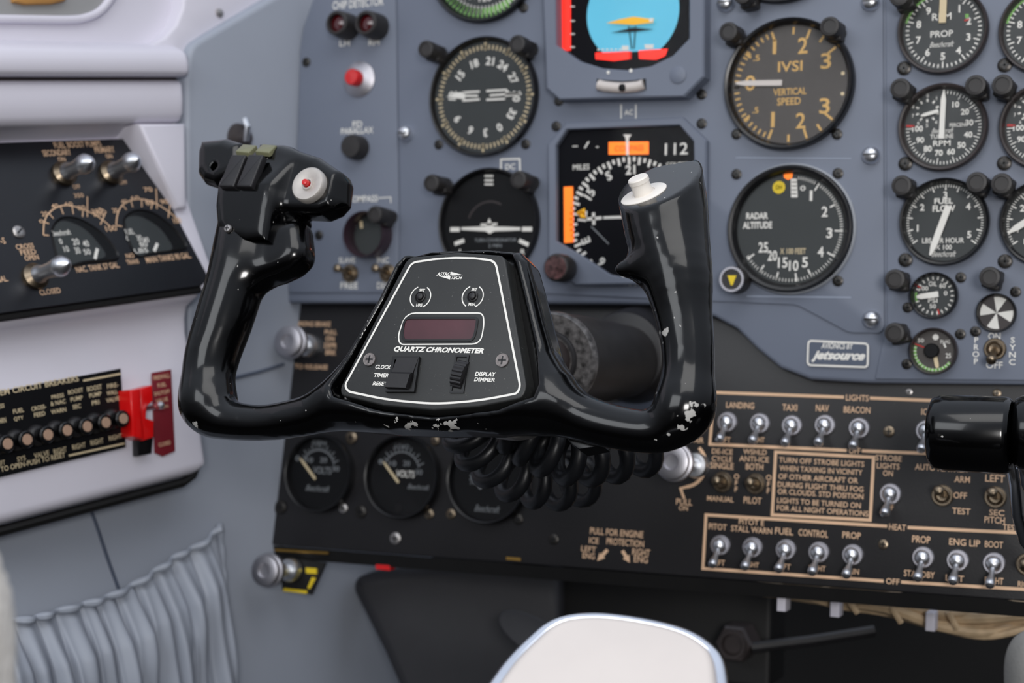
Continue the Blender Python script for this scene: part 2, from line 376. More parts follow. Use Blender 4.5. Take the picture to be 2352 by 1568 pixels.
# ------------------------------------------------------------------ control yoke (all in its own tilted frame)
def yq(px, py, hw, w=0):
    a = YP.p(px, py, w); k = (YP.kv(px, py, w)+YP.ku(px, py, w))/2*.97
    return (a[0], a[1], w, hw*k)
def ypoly(pts, w=0, n=0, closed=True):
    Q = YP.P(pts, w)
    return smooth_pts(Q, n, True) if n else Q
def yoke_paint():
    m = M['black_plastic'].copy(); m.name = 'yoke_paint'; t = m.node_tree; b = t.nodes['Principled BSDF']
    c = [pow(x/255, 2.2) for x in (9, 9, 10)]
    b.inputs['Roughness'].default_value = .2; b.inputs['Coat Weight'].default_value = .35; b.inputs['Coat Roughness'].default_value = .06; b.inputs['Specular IOR Level'].default_value = .3
    rmp = [n for n in t.nodes if n.type == 'VALTORGB'][0]; rmp.color_ramp.elements[0].color = (*[x*.8 for x in c], 1); rmp.color_ramp.elements[1].color = (*[x*1.3 for x in c], 1)
    co = t.nodes.new('ShaderNodeTexCoord'); nz = t.nodes.new('ShaderNodeTexNoise'); nz.inputs['Scale'].default_value = 230; nz.inputs['Detail'].default_value = 3
    t.links.new(co.outputs['Object'], nz.inputs['Vector'])
    spots = [(1590, 945, 6), (1583, 968, 8), (1573, 985, 7), (1550, 1003, 10), (1532, 1020, 9), (1500, 1026, 9), (1482, 1030, 8), (1600, 930, 4),
             (915, 972, 5), (938, 976, 8), (960, 979, 7), (1008, 978, 6), (1040, 978, 12), (1105, 970, 5), (1122, 965, 7), (825, 958, 3), (741, 912, 6), (893, 974, 3),
             (1521, 765, 5), (1578, 608, 7), (1586, 620, 5), (458, 996, 7), (448, 985, 4), (1640, 820, 4), (473, 918, 3), (1556, 740, 3)]
    prev = None
    for px, py, r in spots:
        w_ = .006 if px < 1200 and px > 700 and py > 950 else (.010 if px > 1460 else .008)
        # the real surface point in front of the centre plane
        u, v = YP.p(px, py, w_)
        d = t.nodes.new('ShaderNodeVectorMath'); d.operation = 'DISTANCE'; t.links.new(co.outputs['Object'], d.inputs[0]); d.inputs[1].default_value = (u, v, w_)
        s = t.nodes.new('ShaderNodeMath'); s.operation = 'SUBTRACT'; t.links.new(d.outputs['Value'], s.inputs[0]); s.inputs[1].default_value = r*.00022+.0010
        if prev is None: prev = s
        else:
            q = t.nodes.new('ShaderNodeMath'); q.operation = 'MINIMUM'; t.links.new(prev.outputs[0], q.inputs[0]); t.links.new(s.outputs[0], q.inputs[1]); prev = q
    a = t.nodes.new('ShaderNodeMath'); a.operation = 'MULTIPLY_ADD'; t.links.new(nz.outputs['Fac'], a.inputs[0]); a.inputs[1].default_value = .022; t.links.new(prev.outputs[0], a.inputs[2])
    l = t.nodes.new('ShaderNodeMath'); l.operation = 'LESS_THAN'; t.links.new(a.outputs[0], l.inputs[0]); l.inputs[1].default_value = .0095
    # fine scattered pits and scratches
    n2 = t.nodes.new('ShaderNodeTexNoise'); n2.inputs['Scale'].default_value = 420; n2.inputs['Detail'].default_value = 1; t.links.new(co.outputs['Object'], n2.inputs['Vector'])
    g = t.nodes.new('ShaderNodeMath'); g.operation = 'GREATER_THAN'; t.links.new(n2.outputs['Fac'], g.inputs[0]); g.inputs[1].default_value = .80
    mx0 = t.nodes.new('ShaderNodeMath'); mx0.operation = 'MAXIMUM'; t.links.new(l.outputs[0], mx0.inputs[0]); t.links.new(g.outputs[0], mx0.inputs[1])
    mx = t.nodes.new('ShaderNodeMix'); mx.data_type = 'RGBA'; t.links.new(mx0.outputs[0], mx.inputs[0]); t.links.new(rmp.outputs[0], mx.inputs[6]); mx.inputs[7].default_value = (.42, .41, .39, 1)
    t.links.new(mx.outputs[2], b.inputs['Base Color'])
    iv = t.nodes.new('ShaderNodeMath'); iv.operation = 'MULTIPLY_ADD'; t.links.new(mx0.outputs[0], iv.inputs[0]); iv.inputs[1].default_value = -.33; iv.inputs[2].default_value = .35
    t.links.new(iv.outputs[0], b.inputs['Coat Weight'])
    rr = t.nodes.new('ShaderNodeMath'); rr.operation = 'MULTIPLY_ADD'; t.links.new(mx0.outputs[0], rr.inputs[0]); rr.inputs[1].default_value = .35
    n4 = t.nodes.new('ShaderNodeTexNoise'); n4.inputs['Scale'].default_value = 45; n4.inputs['Detail'].default_value = 6; t.links.new(co.outputs['Object'], n4.inputs['Vector'])
    r4 = t.nodes.new('ShaderNodeMath'); r4.operation = 'MULTIPLY_ADD'; t.links.new(n4.outputs['Fac'], r4.inputs[0]); r4.inputs[1].default_value = .16; r4.inputs[2].default_value = .10
    t.links.new(r4.outputs[0], rr.inputs[2]); t.links.new(rr.outputs[0], b.inputs['Roughness'])
    bp = t.nodes.new('ShaderNodeBump'); bp.inputs['Strength'].default_value = .25; bp.inputs['Distance'].default_value = .0004; bp.invert = True
    t.links.new(mx0.outputs[0], bp.inputs['Height']); t.links.new(bp.outputs[0], b.inputs['Normal'])
    M['yoke_paint'] = m
yoke_paint()
yoke = thing('control_yoke', 'glossy black worn aircraft control yoke with clock plate, in front of the instrument panel', 'control yoke', YP.M)

left_chain = [yq(*a) for a in ((562, 520, 55), (553, 590, 60), (540, 650, 60), (516, 730, 60), (488, 815, 57), (476, 880, 54), (478, 925, 52))]
left_bar = [yq(*a) for a in ((478, 925, 52), (492, 952, 46), (520, 964, 42), (600, 971, 38), (690, 958, 42), (780, 935, 46), (850, 925, 44))]
right_chain = [yq(*a) for a in ((1508, 380, 96, -.004), (1524, 470, 96, -.003), (1537, 560, 90, -.002), (1557, 640, 78), (1570, 720, 65), (1580, 800, 60), (1580, 880, 60), (1572, 935, 60))]
right_bar = [yq(*a) for a in ((1572, 935, 60), (1550, 970, 55), (1505, 992, 49), (1410, 980, 50), (1325, 955, 54), (1240, 925, 58), (1150, 910, 50))]
hook = [yq(*a) for a in ((1428, 618, 17, .006), (1470, 615, 30, .004), (1520, 620, 45, 0))]
HUBW = .008
hub_o = ypoly([(925, 580), (985, 570), (1052, 566), (1120, 567), (1190, 573), (1206, 592), (1222, 650), (1242, 730), (1262, 800), (1290, 860), (1290, 925), (1225, 958), (1130, 978), (1000, 983), (880, 978), (800, 956), (748, 930), (735, 905), (765, 850), (815, 770), (865, 680), (903, 602)], HUBW)
pocket = ypoly([(942, 583), (1052, 574), (1172, 584), (1184, 605), (1205, 690), (1228, 790), (1245, 890), (1236, 918), (1150, 945), (995, 955), (860, 940), (778, 915), (772, 893), (830, 780), (885, 685), (925, 600)], HUBW)
flange = ypoly([(590, 500), (698, 508), (705, 575), (698, 598), (672, 622), (632, 640), (600, 648), (560, 646), (540, 620)], .002)
cut_p = np.array([*YP.p(1492, 474, .019), .019]); cut_n = np.array([-.20, .66, .73]); cut_n /= np.linalg.norm(cut_n)
dens = lambda c: [tuple(p) for p in smooth_pts(c, 3)]
left_chain, left_bar, right_chain, right_bar = [dens(c) for c in (left_chain, left_bar, right_chain, right_bar)]
def f_yoke(P):
    d = smin(sd_chain(P, left_chain), sd_chain(P, left_bar), .010)
    rt = smin(sd_chain(P, right_chain), sd_chain(P, right_bar), .010)
    rt = smin(rt, sd_chain(P, hook), .007)
    rt = smax(rt, (P-cut_p)@cut_n, .0016)
    hub = sd_ext(P, hub_o, -.018, HUBW+.003, .009)
    # the hub is hollowed behind its bottom lip
    d = smin(d, hub, .016); d = smin(d, rt, .016)
    fl = sd_ext(P, flange, -.014, .009, .009)
    d = smin(d, fl, .010)
    pk = sd_ext(P, pocket, HUBW-.006, HUBW+.05, .002)
    return smax(d, -pk, .0035)
lo = (-.185, -.062, -.05); hi = (.165, .118, .034)
relax(sdf_mesh(f_yoke, lo, hi, .0013), lambda V: np.clip((sd_poly(V, hub_o)-.001)/.008, 0, 1)*np.clip((np.abs((V-cut_p)@cut_n)-.002)/.003, 0, 1), 60).build('yoke_frame', 'yoke_paint', yoke, angle=60)

# --- right horn top: flange and push button
TP = Plane(YP.o+YP.u*cut_p[0]+YP.v*cut_p[1]+YP.n*cut_p[2], YP.u, YP.v*.73-YP.n*.66)
def on_plane(pl, px, py): a = pl.p(px, py); return pl.M @ Matrix.Translation((a[0], a[1], 0))
TPn = Plane(TP.o, YP.u-np.array(YP.u@(YP.u*cut_n[0]+YP.v*cut_n[1]+YP.n*cut_n[2]))*(YP.u*cut_n[0]+YP.v*cut_n[1]+YP.n*cut_n[2]), YP.v*cut_n[2]-YP.n*cut_n[1])
L = YP.M.inverted() @ TPn.M @ Matrix.Translation((*TPn.p(1479, 446), 0))
def sub(mb, name, mats, parent, mloc, **k):
    o = mb.build(name, mats, parent, **k); o.matrix_local = mloc; return o
m = MB().lathe([(.0118, -.001), (.0118, .0004), (.0112, .0008), (.006, .0009), (.0057, .0004), (0, .0004)], seg=48)
bz = sub(m, 'button_flange', 'button_white', yoke, L); tag(bz, 'cream round flange')
m = MB().lathe([(.0048, 0), (.0048, .0062), (.0052, .0065), (.0052, .0085), (.0046, .0092), (0, .0094)], seg=32)
o = sub(m, 'push_button', 'button_white', yoke, L); tag(o, 'cream push button on the right horn')

# --- left horn switch head
HB = ypoly([(524, 330), (568, 318), (640, 330), (652, 360), (632, 430), (616, 500), (604, 548), (560, 552), (510, 541), (492, 515), (489, 470), (495, 420), (510, 372)], .016)
HA = ypoly([(590, 326), (644, 328), (725, 354), (776, 388), (782, 404), (776, 452), (756, 474), (728, 486), (661, 484), (610, 478)], .010)
HE = ypoly([(466, 324), (523, 318), (560, 330), (560, 400), (500, 430), (470, 420), (456, 400), (457, 350)], -.006)
HN = ypoly([(590, 460), (690, 470), (694, 502), (686, 516), (600, 545)], 0)
hole = YP.p(484, 376, .002)
btn = YP.p(708, 425, .012)
def f_head(P):
    b = sd_ext(P, HB, -.016, .018, .0075)
    ny = (P[..., 0]*0+P[..., 1]-YP.p(600, 420, .018)[1]); tilt = P[..., 2]-(.0185-np.maximum(ny, 0)*.55-np.maximum(-ny-.004, 0)*.12)
    b = smax(b, tilt, .004)
    a = sd_ext(P, HA, -.009, .0105, .0065)
    a = smax(a, P[..., 2]-(.0115-np.maximum(P[..., 0]-btn[0]-.0125, 0)*1.6), .003)
    d = smin(b, a, .008)
    d = smin(d, sd_ext(P, HN, -.014, .003, .005), .004)
    e = sd_ext(P, HE, -.016, -.001, .0075)
    e = np.maximum(e, -(np.hypot(P[..., 0]-hole[0], P[..., 1]-hole[1])-.0026))
    return smin(d, e, .002)
ha = YP.p(440, 300, 0); hb = YP.p(830, 570, 0)
head = sdf_mesh(f_head, (ha[0], hb[1], -.036), (hb[0], ha[1], .024), .0009).build('switch_head', 'yoke_paint', yoke, angle=50)
def yloc(px, py, w, rx=0, rz=0, ry=0): a = YP.p(px, py, w); return Matrix.Translation((a[0], a[1], w)) @ Matrix.Rotation(R(rz), 4, 'Z') @ Matrix.Rotation(R(rx), 4, 'X') @ Matrix.Rotation(R(ry), 4, 'Y')
m = MB().lathe([(.0100, -.003), (.0100, .0012), (.0092, .0022), (.0072, .0024), (.0035, .0012), (.0033, .0022), (.0024, .0022), (.0024, .0005), (0, .0005)], seg=48)
o = sub(m, 'button_bezel', 'satin', yoke, yloc(710, 425, .0122)); tag(o, 'brushed silver round bezel')
sub(MB().lathe([(.0020, 0), (.0020, .0036), (.0016, .0046), (0, .0049)], seg=24), 'red_button', 'red_button', o, Matrix.Translation((-.0003, 0, 0)))
wfront = lambda py: .0185-max(0, YP.p(600, py, .018)[1]-YP.p(600, 420, .018)[1])*.55
for x0, x1 in ((520, 556), (560, 596)):
    h2 = (YP.p(x1, 400, .018)[0]-YP.p(x0, 400, .018)[0])/2*.96
    o = sub(MB().box((0, 0, 0), (h2, .0105, .0022), ch=.001), 'rocker_switch', 'black_satin', yoke, yloc((x0+x1)/2, 396, .0172, rx=-9, rz=-3))
for x0, x1 in ((549, 584), (594, 630)):
    h2 = (YP.p(x1, 345, .014)[0]-YP.p(x0, 345, .014)[0])/2*.92
    o = sub(MB().box((0, 0, 0), (h2, .0040, .0014), ch=.0006), 'trim_button', 'rocker_green', yoke, yloc((x0+x1)/2, 345, .0112, rx=-34, rz=-7)); tag(o, 'olive grey worn button')
def screw_mb(r=.003, slot='x', dome=.5):
    m = MB().lathe([(r, -.0005), (r, r*.25), (r*.8, r*dome), (r*.35, r*dome*1.12), (0, r*dome*1.12)], seg=20)
    z = r*dome*1.12+.00004
    for a in ((0, 90) if slot == 'x' else (35,)):
        ca, sa = math.cos(R(a)), math.sin(R(a)); l, k = r*.62, r*.13
        m.add([(ca*i*l-sa*j*k, sa*i*l+ca*j*k, z) for i, j in ((-1, -1), (1, -1), (1, 1), (-1, 1))], [(0, 1, 2, 3)], 1)
    return m
sub(screw_mb(.0023), 'screw', ['screw_bright', 'black_plastic'], yoke, yloc(524, 525, .0165, rx=4))
sub(screw_mb(.0016), 'screw', ['screw', 'black_plastic'], yoke, yloc(676, 510, .004))
# --- chronometer face
FW = .0125
face = MB(); fp = YP.P([(942, 591), (1052, 579), (1152, 586), (1160, 596), (1210, 890), (1198, 915), (1100, 934), (995, 942), (880, 931), (783, 908), (781, 890), (932, 600)], FW)
face.prism(fp, HUBW-.006, FW, 0, .0009, rc=[.003, 0, .003, .002, .004, .003, 0, 0, 0, .003, .003, .003])
clock = face.build('clock_plate', 'face_plate', yoke); tag(clock, 'matt black face plate with white border line')
Z = FW+.00015; k = MB(); yp = lambda pts: YP.P(pts, FW)
def kl(pts, wd, closed=False, r=0): Q = yp(pts); Q = round_poly(Q, r, 5) if r else Q; k.line(Q, wd, Z, 0, closed)
kl([(946, 603), (1000, 595), (1046, 592), (1090, 593), (1138, 599), (1195, 886), (1189, 903), (1100, 920), (1000, 928), (890, 918), (800, 899), (792, 885)], .0011, True, [.003, .001, .001, .001, .004, .004, .003, .01, .01, .01, .004, .004])
kl([(932, 719), (1110, 719), (1112, 745), (1104, 790), (918, 791), (915, 770)], .0007, True, [.006, .005, .003, .006, .006, .006])
def kt(s, x0, y0, x1, y1, **a): YP.T(k, s, x0, y0, x1, y1, h=Z, **a)
B = dict(bold=.03)
kt('QUARTZ CHRONOMETER', 903, 797, 1110, 811, bold=.045, shear=.25)
kt('SET', 963, 663, 976, 670, **B); kt('HRS', 956, 697, 970, 704, **B); kt('SET', 1083, 661, 1096, 668, **B); kt('MIN', 1076, 695, 1091, 702, **B)
kt('CLOCK', 862, 838, 898, 847, shear=.15, **B); kt('TIMER', 859, 857, 893, 866, shear=.15, **B); kt('RESET', 856, 876, 891, 885, shear=.15, **B)
kt('DISPLAY', 1091, 854, 1139, 864, shear=.15, **B); kt('DIMMER', 1089, 867, 1137, 876, shear=.15, **B)
kt('ASTRO', 1003, 625, 1036, 633, shear=.3, **B); kt('TECH', 1037, 633, 1062, 641, shear=.3, **B)
k.poly(yp([(1036, 624), (1062, 631), (1037, 632.5)]), Z); k.poly(yp([(1006, 633.5), (1035, 633.5), (1034, 642)]), Z)
for cx, cy in ((966, 682), (1086, 681)):
    c = YP.p(cx, cy, FW); rr = .0058
    for s0 in (20, 200): k.arc(c, rr, s0+8, s0+136, .0006, Z)
k.build('lettering', 'white_print', clock)
bd = YP.P([(928, 728), (1100, 728), (1098, 748), (1090, 785), (926, 785), (922, 765)], FW)
wn = MB(); Q = round_poly(bd, .004, 5); I_ = inset(Q if area2(Q) > 0 else Q[::-1], .0012)
Q = Q if area2(Q) > 0 else Q[::-1]; n = len(Q)
wn.add([(*p, Z+.0004) for p in Q]+[(*p, Z+.0004) for p in I_]+[(*p, Z-.0001) for p in I_], [(i, (i+1) % n, n+(i+1) % n, n+i) for i in range(n)]+[(n+i, n+(i+1) % n, 2*n+(i+1) % n, 2*n+i) for i in range(n)], 0)
wn.build('window_frame', 'black_plastic', clock)
MB().poly(I_, Z).build('display', 'lcd', clock)
for cx, cy in ((966, 682), (1086, 681)):
    MB().lathe([(.0029, Z-.0005), (.0029, Z+.0006), (.0025, Z+.0008), (.0022, Z+.0001), (.0019, Z+.0001), (.0017, Z+.0012), (.0010, Z+.0016), (0, Z+.0016)], c=(0, 0), seg=28).build('set_button', 'black_satin', clock, loc=(*YP.p(cx, cy, FW), 0))
for cx, cy in ((850, 826), (1155, 828)): o = screw_mb(.0034, 'x', .22).build('screw', ['screw_dull', 'black_plastic'], clock, loc=(*YP.p(cx, cy, FW), Z))
# mode rocker
def quad_frame(px, w0, w1, t, name, parent):
    Q = YP.P(px, FW); Q = Q if area2(Q) > 0 else Q[::-1]; I = inset(Q, t); n = 4; m = MB()
    V = [(*p, w0) for p in Q]+[(*p, w1) for p in Q]+[(*p, w1) for p in I]+[(*p, w0) for p in I]
    m.add(V, [(r*n+i, r*n+(i+1) % n, (r+1)*n+(i+1) % n, (r+1)*n+i) for r in range(3) for i in range(n)]); return m.build(name, 'black_plastic', parent, smooth=False)
fr = quad_frame([(906, 821), (967, 821), (955, 902), (889, 902)], Z-.0002, Z+.0018, .0016, 'rocker_frame', clock)
c0 = YP.p(930, 860, FW); hw = .0060; rk = MB()
prof = [(-.0082, .0005), (-.0080, .0042), (-.0010, .0046), (.0005, .0024), (.0080, .0020), (.0083, .0005)]
V = [(s*hw+p[0]*-.0+(p[0])*.17, p[0], p[1]) for s in (-1, 1) for p in prof]; n = len(prof)
rk.add(V, [(i, i+1, n+i+1, n+i) for i in range(n-1)]+[tuple(range(n))[::-1], tuple(range(n, 2*n)), (n-1, 0, n, 2*n-1)])
rk.build('mode_rocker', 'black_satin', clock, smooth=False, loc=(c0[0]-.0003, c0[1], Z))
fr = quad_frame([(1047, 816), (1079, 816), (1066, 903), (1034, 903)], Z-.0002, Z+.0007, .0010, 'dimmer_slot', clock)
c0 = YP.p(1057, 860, FW); th = MB(); n = 72; rr = .0085
for s in (-1, 1): th.V += [(s*.0030, (rr-(.0004 if i % 3 == 0 else 0))*math.cos(2*math.pi*i/n), (rr-(.0004 if i % 3 == 0 else 0))*math.sin(2*math.pi*i/n)) for i in range(n)]
th.F = [(i, (i+1) % n, n+(i+1) % n, n+i) for i in range(n)]+[tuple(range(n))[::-1], tuple(range(n, 2*n))]; th.I = [0]*len(th.F)
o = th.build('dimmer_wheel', 'black_satin', clock, smooth=False); o.matrix_local = Matrix.Translation((*c0, Z-.0045)) @ Matrix.Rotation(R(-9), 4, 'Z')
# metal tab and shaft under the hub
tb = MB().prism(YP.P([(1112, 985), (1240, 985), (1225, 1000), (1180, 1008), (1130, 1002)], -.01), -.014, -.008, ch=.001, rc=.003); o = tb.build('metal_tab', 'screw_bright', yoke); tag(o, 'dull silver tab under the hub')
tb = MB().prism(YP.P([(1310, 1010), (1392, 1030), (1340, 1040), (1325, 1030)], -.01), -.016, -.004, ch=.0006); tb.build('cable_clip', 'black_plastic', yoke)
# ------------------------------------------------------------------ control column
def axisY(name, label, cat, px, py, Y, prof_parts, to=None, group=None):
    d = ray(px, py); q = CAM+d*(Y-CAM[1])/d[1] if False else CAM+d*(Y/d[1])
    mw = Matrix.Translation(q) @ Matrix.Rotation(R(90), 4, 'X')      # local z points at the pilot
    t = thing(name, label, cat, mw, group)
    for nm, pr, mt in prof_parts: MB().lathe(pr, seg=64).build(nm, mt, t)
    return t
axisY('control_column', 'thick black round control column housing running from hub into the panel', 'control column', 1262, 828, .812, [
    ('housing', [(.0225, -.15), (.0245, -.10), (.0275, -.05), (.0285, -.004), (.0275, -.001), (.0262, 0), (.0185, 0), (.0175, -.004), (.0160, -.010)], 'knob'),
    ('worn_rim', [(.0290, -.005), (.0289, -.0025), (.0282, -.0008), (.0272, .0003), (.0268, .0001)], 'worn'),
    ('collar', [(.0176, -.006), (.0176, .0008), (.0166, .002), (.0152, .002), (.0145, -.006)], 'black_satin'),
    ('shaft', [(.0135, -.02), (.0135, .02), (.0120, .06), (.0100, .088)], 'bezel_brown')])
# dark bell where the column meets the panel
bell = axisY('column_boot', 'dark grey boot closing the control column opening below the main panel', 'boot', 1430, 815, .93, [
    ('boot', [(.034, -.035), (.032, -.02), (.030, -.008), (.028, 0), (.026, .001)], 'black_satin')])
# ------------------------------------------------------------------ coiled cords
def cord(name, label, axis, zs, loops, rad, tr):
    P = smooth_pts([tuple(at(px, py, z)) for (px, py), z in zip(axis, zs)], 10); P = [Vector(p) for p in P]
    T = [(P[min(i+1, len(P)-1)]-P[max(i-1, 0)]).normalized() for i in range(len(P))]
    N = Vector((0, 0, 1)); L = len(P)-1; pts = []; n = loops*20
    for i in range(n+1):
        s = i/n*L; k = min(int(s), L-1); f = s-k; p = P[k].lerp(P[k+1], f); t = T[k].lerp(T[k+1], f).normalized()
        N = (N-t*N.dot(t)).normalized(); B = t.cross(N); a = 2*math.pi*i/20; rr = rad*(1 if 0 < i < n else .6)
        pts.append(tuple(p+(N*math.cos(a)+B*math.sin(a))*rr))
    o = MB().tube(pts, tr, 10).build(name, 'cord'); return tag(o, label, 'cord', 'coiled cords under the yoke')
cord('coiled_cord', 'black coiled cord drooping lowest under the yoke hub', [(1075, 975), (1110, 1030), (1180, 1085), (1270, 1105), (1350, 1095)], [.82, .83, .85, .87, .90], 7, .0135, .0040)
cord('coiled_cord', 'black coiled cord sagging under the right half of the yoke', [(1190, 975), (1235, 1010), (1310, 1042), (1400, 1040), (1500, 1020)], [.80, .80, .81, .83, .86], 7, .0135, .0044)
# ------------------------------------------------------------------ main instrument panel
ip = thing('instrument_panel', 'blue-grey metal instrument panel carrying the round flight gauges', 'instrument panel', PP.M)
out = PP.P([(760, -90), (720, -20), (692, 60), (684, 110), (678, 300), (668, 500), (655, 640), (652, 696), (1240, 697), (1560, 700), (1640, 728), (1690, 755), (1735, 800), (1790, 845), (1860, 872), (1990, 880), (2460, 886), (2460, -90)])
MB().prism(out, -.010, -.0014, 0, .003).build('panel_body', 'panel', ip)
def sheet(nm, px, rc=.003): o = MB().prism(PP.P(px), -.0020, 0, 0, .0005, rc=rc).build(nm, 'panel', ip)
sheet('left_sheet', [(772, -90), (726, -20), (698, 60), (690, 110), (684, 300), (674, 500), (662, 640), (662, 672), (914, 672), (915, 450), (912, 250), (908, -90)])
sheet('centre_sheet', [(912, -90), (916, 250), (919, 450), (919, 672), (1200, 672), (1600, 690), (1830, 700), (1872, 722), (1950, 764), (2022, 765), (2031, 752), (2028, -90)])
sheet('right_sheet', [(2034, -90), (2038, 770), (2026, 790), (2010, 870), (2460, 874), (2460, -90)], 0)
# raised frame of the altimeter cut-out and its hair lines
m = MB()
m.line(PP.P([(1690, 362), (1955, 364)]), .0006, .0002); m.line(PP.P([(1955, 460), (1957, 530)]), .0008, .0002); m.line(PP.P([(1715, 680), (1955, 683)]), .0008, .0002)
m.build('scribe_line', 'panel_edge', ip)
pr = MB()
def pt(s, *b, **k): PP.T(pr, s, *b, h=.0003, **k)
pt('CHIP DETECTOR', 764, -2, 880, 17); pt('LH', 780, 92, 803, 106); pt('RH', 847, 89, 871, 104); pt('FD', 810, 278, 832, 292); pt('PARALLAX', 783, 293, 857, 307)
pt('COMPASS', 798, 449, 867, 464); pt('SLAVE', 778, 591, 816, 604); pt('INC', 866, 591, 893, 604); pt('FREE', 782, 648, 822, 663); pt('DEC', 866, 648, 894, 663)
pt('DC', 1161, 376, 1183, 389); pt('AC', 1434, 252, 1454, 264); pt('AVIONICS BY', 1886, 787, 1960, 801, bold=.02, shear=.2); pt('jetsource', 1863, 806, 1987, 833, bold=.05, shear=.45)
pt('ON', 2270, 764, 2298, 780); pt('OFF', 2265, 830, 2303, 846)
pt('P\nR\nO\nP', 2234, 774, 2249, 836); pt('S\nY\nN\nC', 2318, 774, 2333, 838)
L_ = lambda pts, wd=.0007, c=False, r=0: pr.line(round_poly(PP.P(pts), r, 5) if r else PP.P(pts), wd, .0003, 0, c)
L_([(868, 455), (898, 453), (898, 466)]); L_([(1151, 392), (1151, 366), (1194, 365), (1195, 396)], .0011); L_([(1427, 240), (1427, 272)], .0009); L_([(1461, 240), (1461, 272)], .0009)
L_([(1857, 782), (1994, 789), (1993, 843), (1855, 838)], .0012, True, .0025)
pr.build('lettering', 'white_print', ip)
lb = MB().prism(round_poly(PP.P([(1860, 785), (1991, 791), (1990, 840), (1858, 835)]), .002), 0, .0002); lb.build('label_plate', 'label_grey', ip)
def scr(pl, par, px, py, r, mt='screw', slot='x', z=0): return screw_mb(r, slot, .35).build('screw', [mt, 'black_plastic'], par, loc=(*pl.p(px, py), z))
for px, py in ((1278, 290), (1203, 18), (1008, 332), (1208, 331), (1612, 217), (1612, 284), (1692, 308), (1923, 308), (1692, 400), (1925, 398), (1925, 645), (704, 143), (733, 540), (1284, 232)): scr(PP, ip, px, py, .0034)
for px, py in ((2077, 157), (2308, 150), (2080, 376), (2307, 375), (2080, 597), (2309, 600)): scr(PP, ip, px, py, .0043)
for px, py in ((2085, 706), (2083, 836), (2207, 637), (2206, 767), (2241, 761), (2333, 670)): scr(PP, ip, px, py, .0032)
# dzus fasteners
def dzus(px, py): MB().lathe([(.0055, 0), (.0055, .003), (.0046, .0052), (.0030, .0064), (0, .0068)], seg=24).add([(x, y, .0069) for x, y in ((-.004, -.0006), (.004, -.0006), (.004, .0006), (-.004, .0006))], [(0, 1, 2, 3)], 1).build('quarter_turn_stud', ['steel', 'black_plastic'], ip, loc=(*PP.p(px, py, .005), 0))
for q in ((926, 305), (1998, 355), (2000, 733), (1663, 5), (1997, 2)): dzus(*q)
# ------------------------------------------------------------------ gauges
class G:
    def __init__(s, name, label, cat, cx, cy, ry, group=None, bez='bezel', bw=.09, prot=.006, dial='dial', pl=PP, rim=None):
        s.pl = pl; s.prot = prot; s.c = pl.p(cx, cy, prot); s.r = ry*pl.kv(cx, cy, prot); s.dr = s.r*(1-bw)
        s.root = thing(name, label, cat, pl.M @ Matrix.Translation((*s.c, 0)), group); r = s.r
        MB().lathe([(r, 0), (r, prot*.75), (r*.985, prot*.95), (r*(1-bw*.25), prot), (r*(1-bw*.6), prot*.93), (r*(1-bw), prot*.45), (r*(1-bw), .0006)], seg=72, cap=False).build('bezel', bez, s.root)
        if rim: MB().lathe([(r*1.03, 0), (r*1.03, prot*.3), (r*1.005, prot*.5), (r*.99, prot*.3)], seg=72, cap=False).build('rim', rim, s.root)
        MB().disc((0, 0), s.dr*1.01, .0010, seg=64).build('dial', dial, s.root)
        s.m = MB(); s.z = .0013; s.mats = ['white_print']
    def q(s, px, py, h=None): a = s.pl.p(px, py, s.z if h is None else h)-s.c; return (a[0], a[1])
    def mi(s, mt):
        if mt not in s.mats: s.mats.append(mt)
        return s.mats.index(mt)
    def ticks(s, a0, a1, n, r0, r1, wd, mt='white_print'):
        for i in range(n+1):
            a = R(a0+(a1-a0)*i/max(n, 1)); s.m.line([(f*s.r*math.sin(a), f*s.r*math.cos(a)) for f in (r0, r1)], wd*s.r, s.z, s.mi(mt))
    def arc(s, a0, a1, r0, wd, mt='white_print'): s.m.arc((0, 0), r0*s.r, a0, a1, wd*s.r, s.z-.0001, s.mi(mt))
    def num(s, st, a, rr, h, mt='white_print', rot=False, **k): s.m.text(st, (rr*s.r*math.sin(R(a)), rr*s.r*math.cos(R(a))), h*s.r, s.z, s.mi(mt), rot=(-a if rot else 0), **k)
    def t(s, st, x0, y0, x1, y1, mt='white_print', **k): s.pl.T(s.m, st, x0, y0, x1, y1, h=s.z, mi=s.mi(mt), o=s.c, **k)
    def poly(s, pts, mt, z=0): s.m.poly([s.q(*p) for p in pts], s.z+z, s.mi(mt))
    def line(s, pts, wpx, mt='white_print', z=0): s.m.line([s.q(*p) for p in pts], wpx*s.pl.kv(*pts[0]), s.z+z, s.mi(mt))
    def needle(s, pts, wpx, mt='white_print', name='pointer', taper=.4):
        A, Bq = [np.array(s.q(*p, .0026)) for p in pts]; d = (Bq-A)/np.linalg.norm(Bq-A); n = np.array([-d[1], d[0]])*wpx*s.pl.kv(*pts[0])/2; L = np.linalg.norm(Bq-A)
        P = [A-n, A+n, A+d*L*.8+n*.95, Bq+n*taper, Bq-n*taper, A+d*L*.8-n*.95]; MB().prism([tuple(p) for p in P], .0020, .0026).build(name, mt, s.root, smooth=False)
    def done(s, glass=True):
        s.m.build('markings', s.mats, s.root, smooth=False)
        if glass: MB().disc((0, 0), s.dr*1.005, max(.0032, s.prot*.5), seg=48).build('glass', 'glass', s.root, smooth=False)
        return s.root
g = G('airspeed_indicator', 'round gauge with green arc cut by top edge above the compass gauge', 'gauge', 1107, -92, 142)
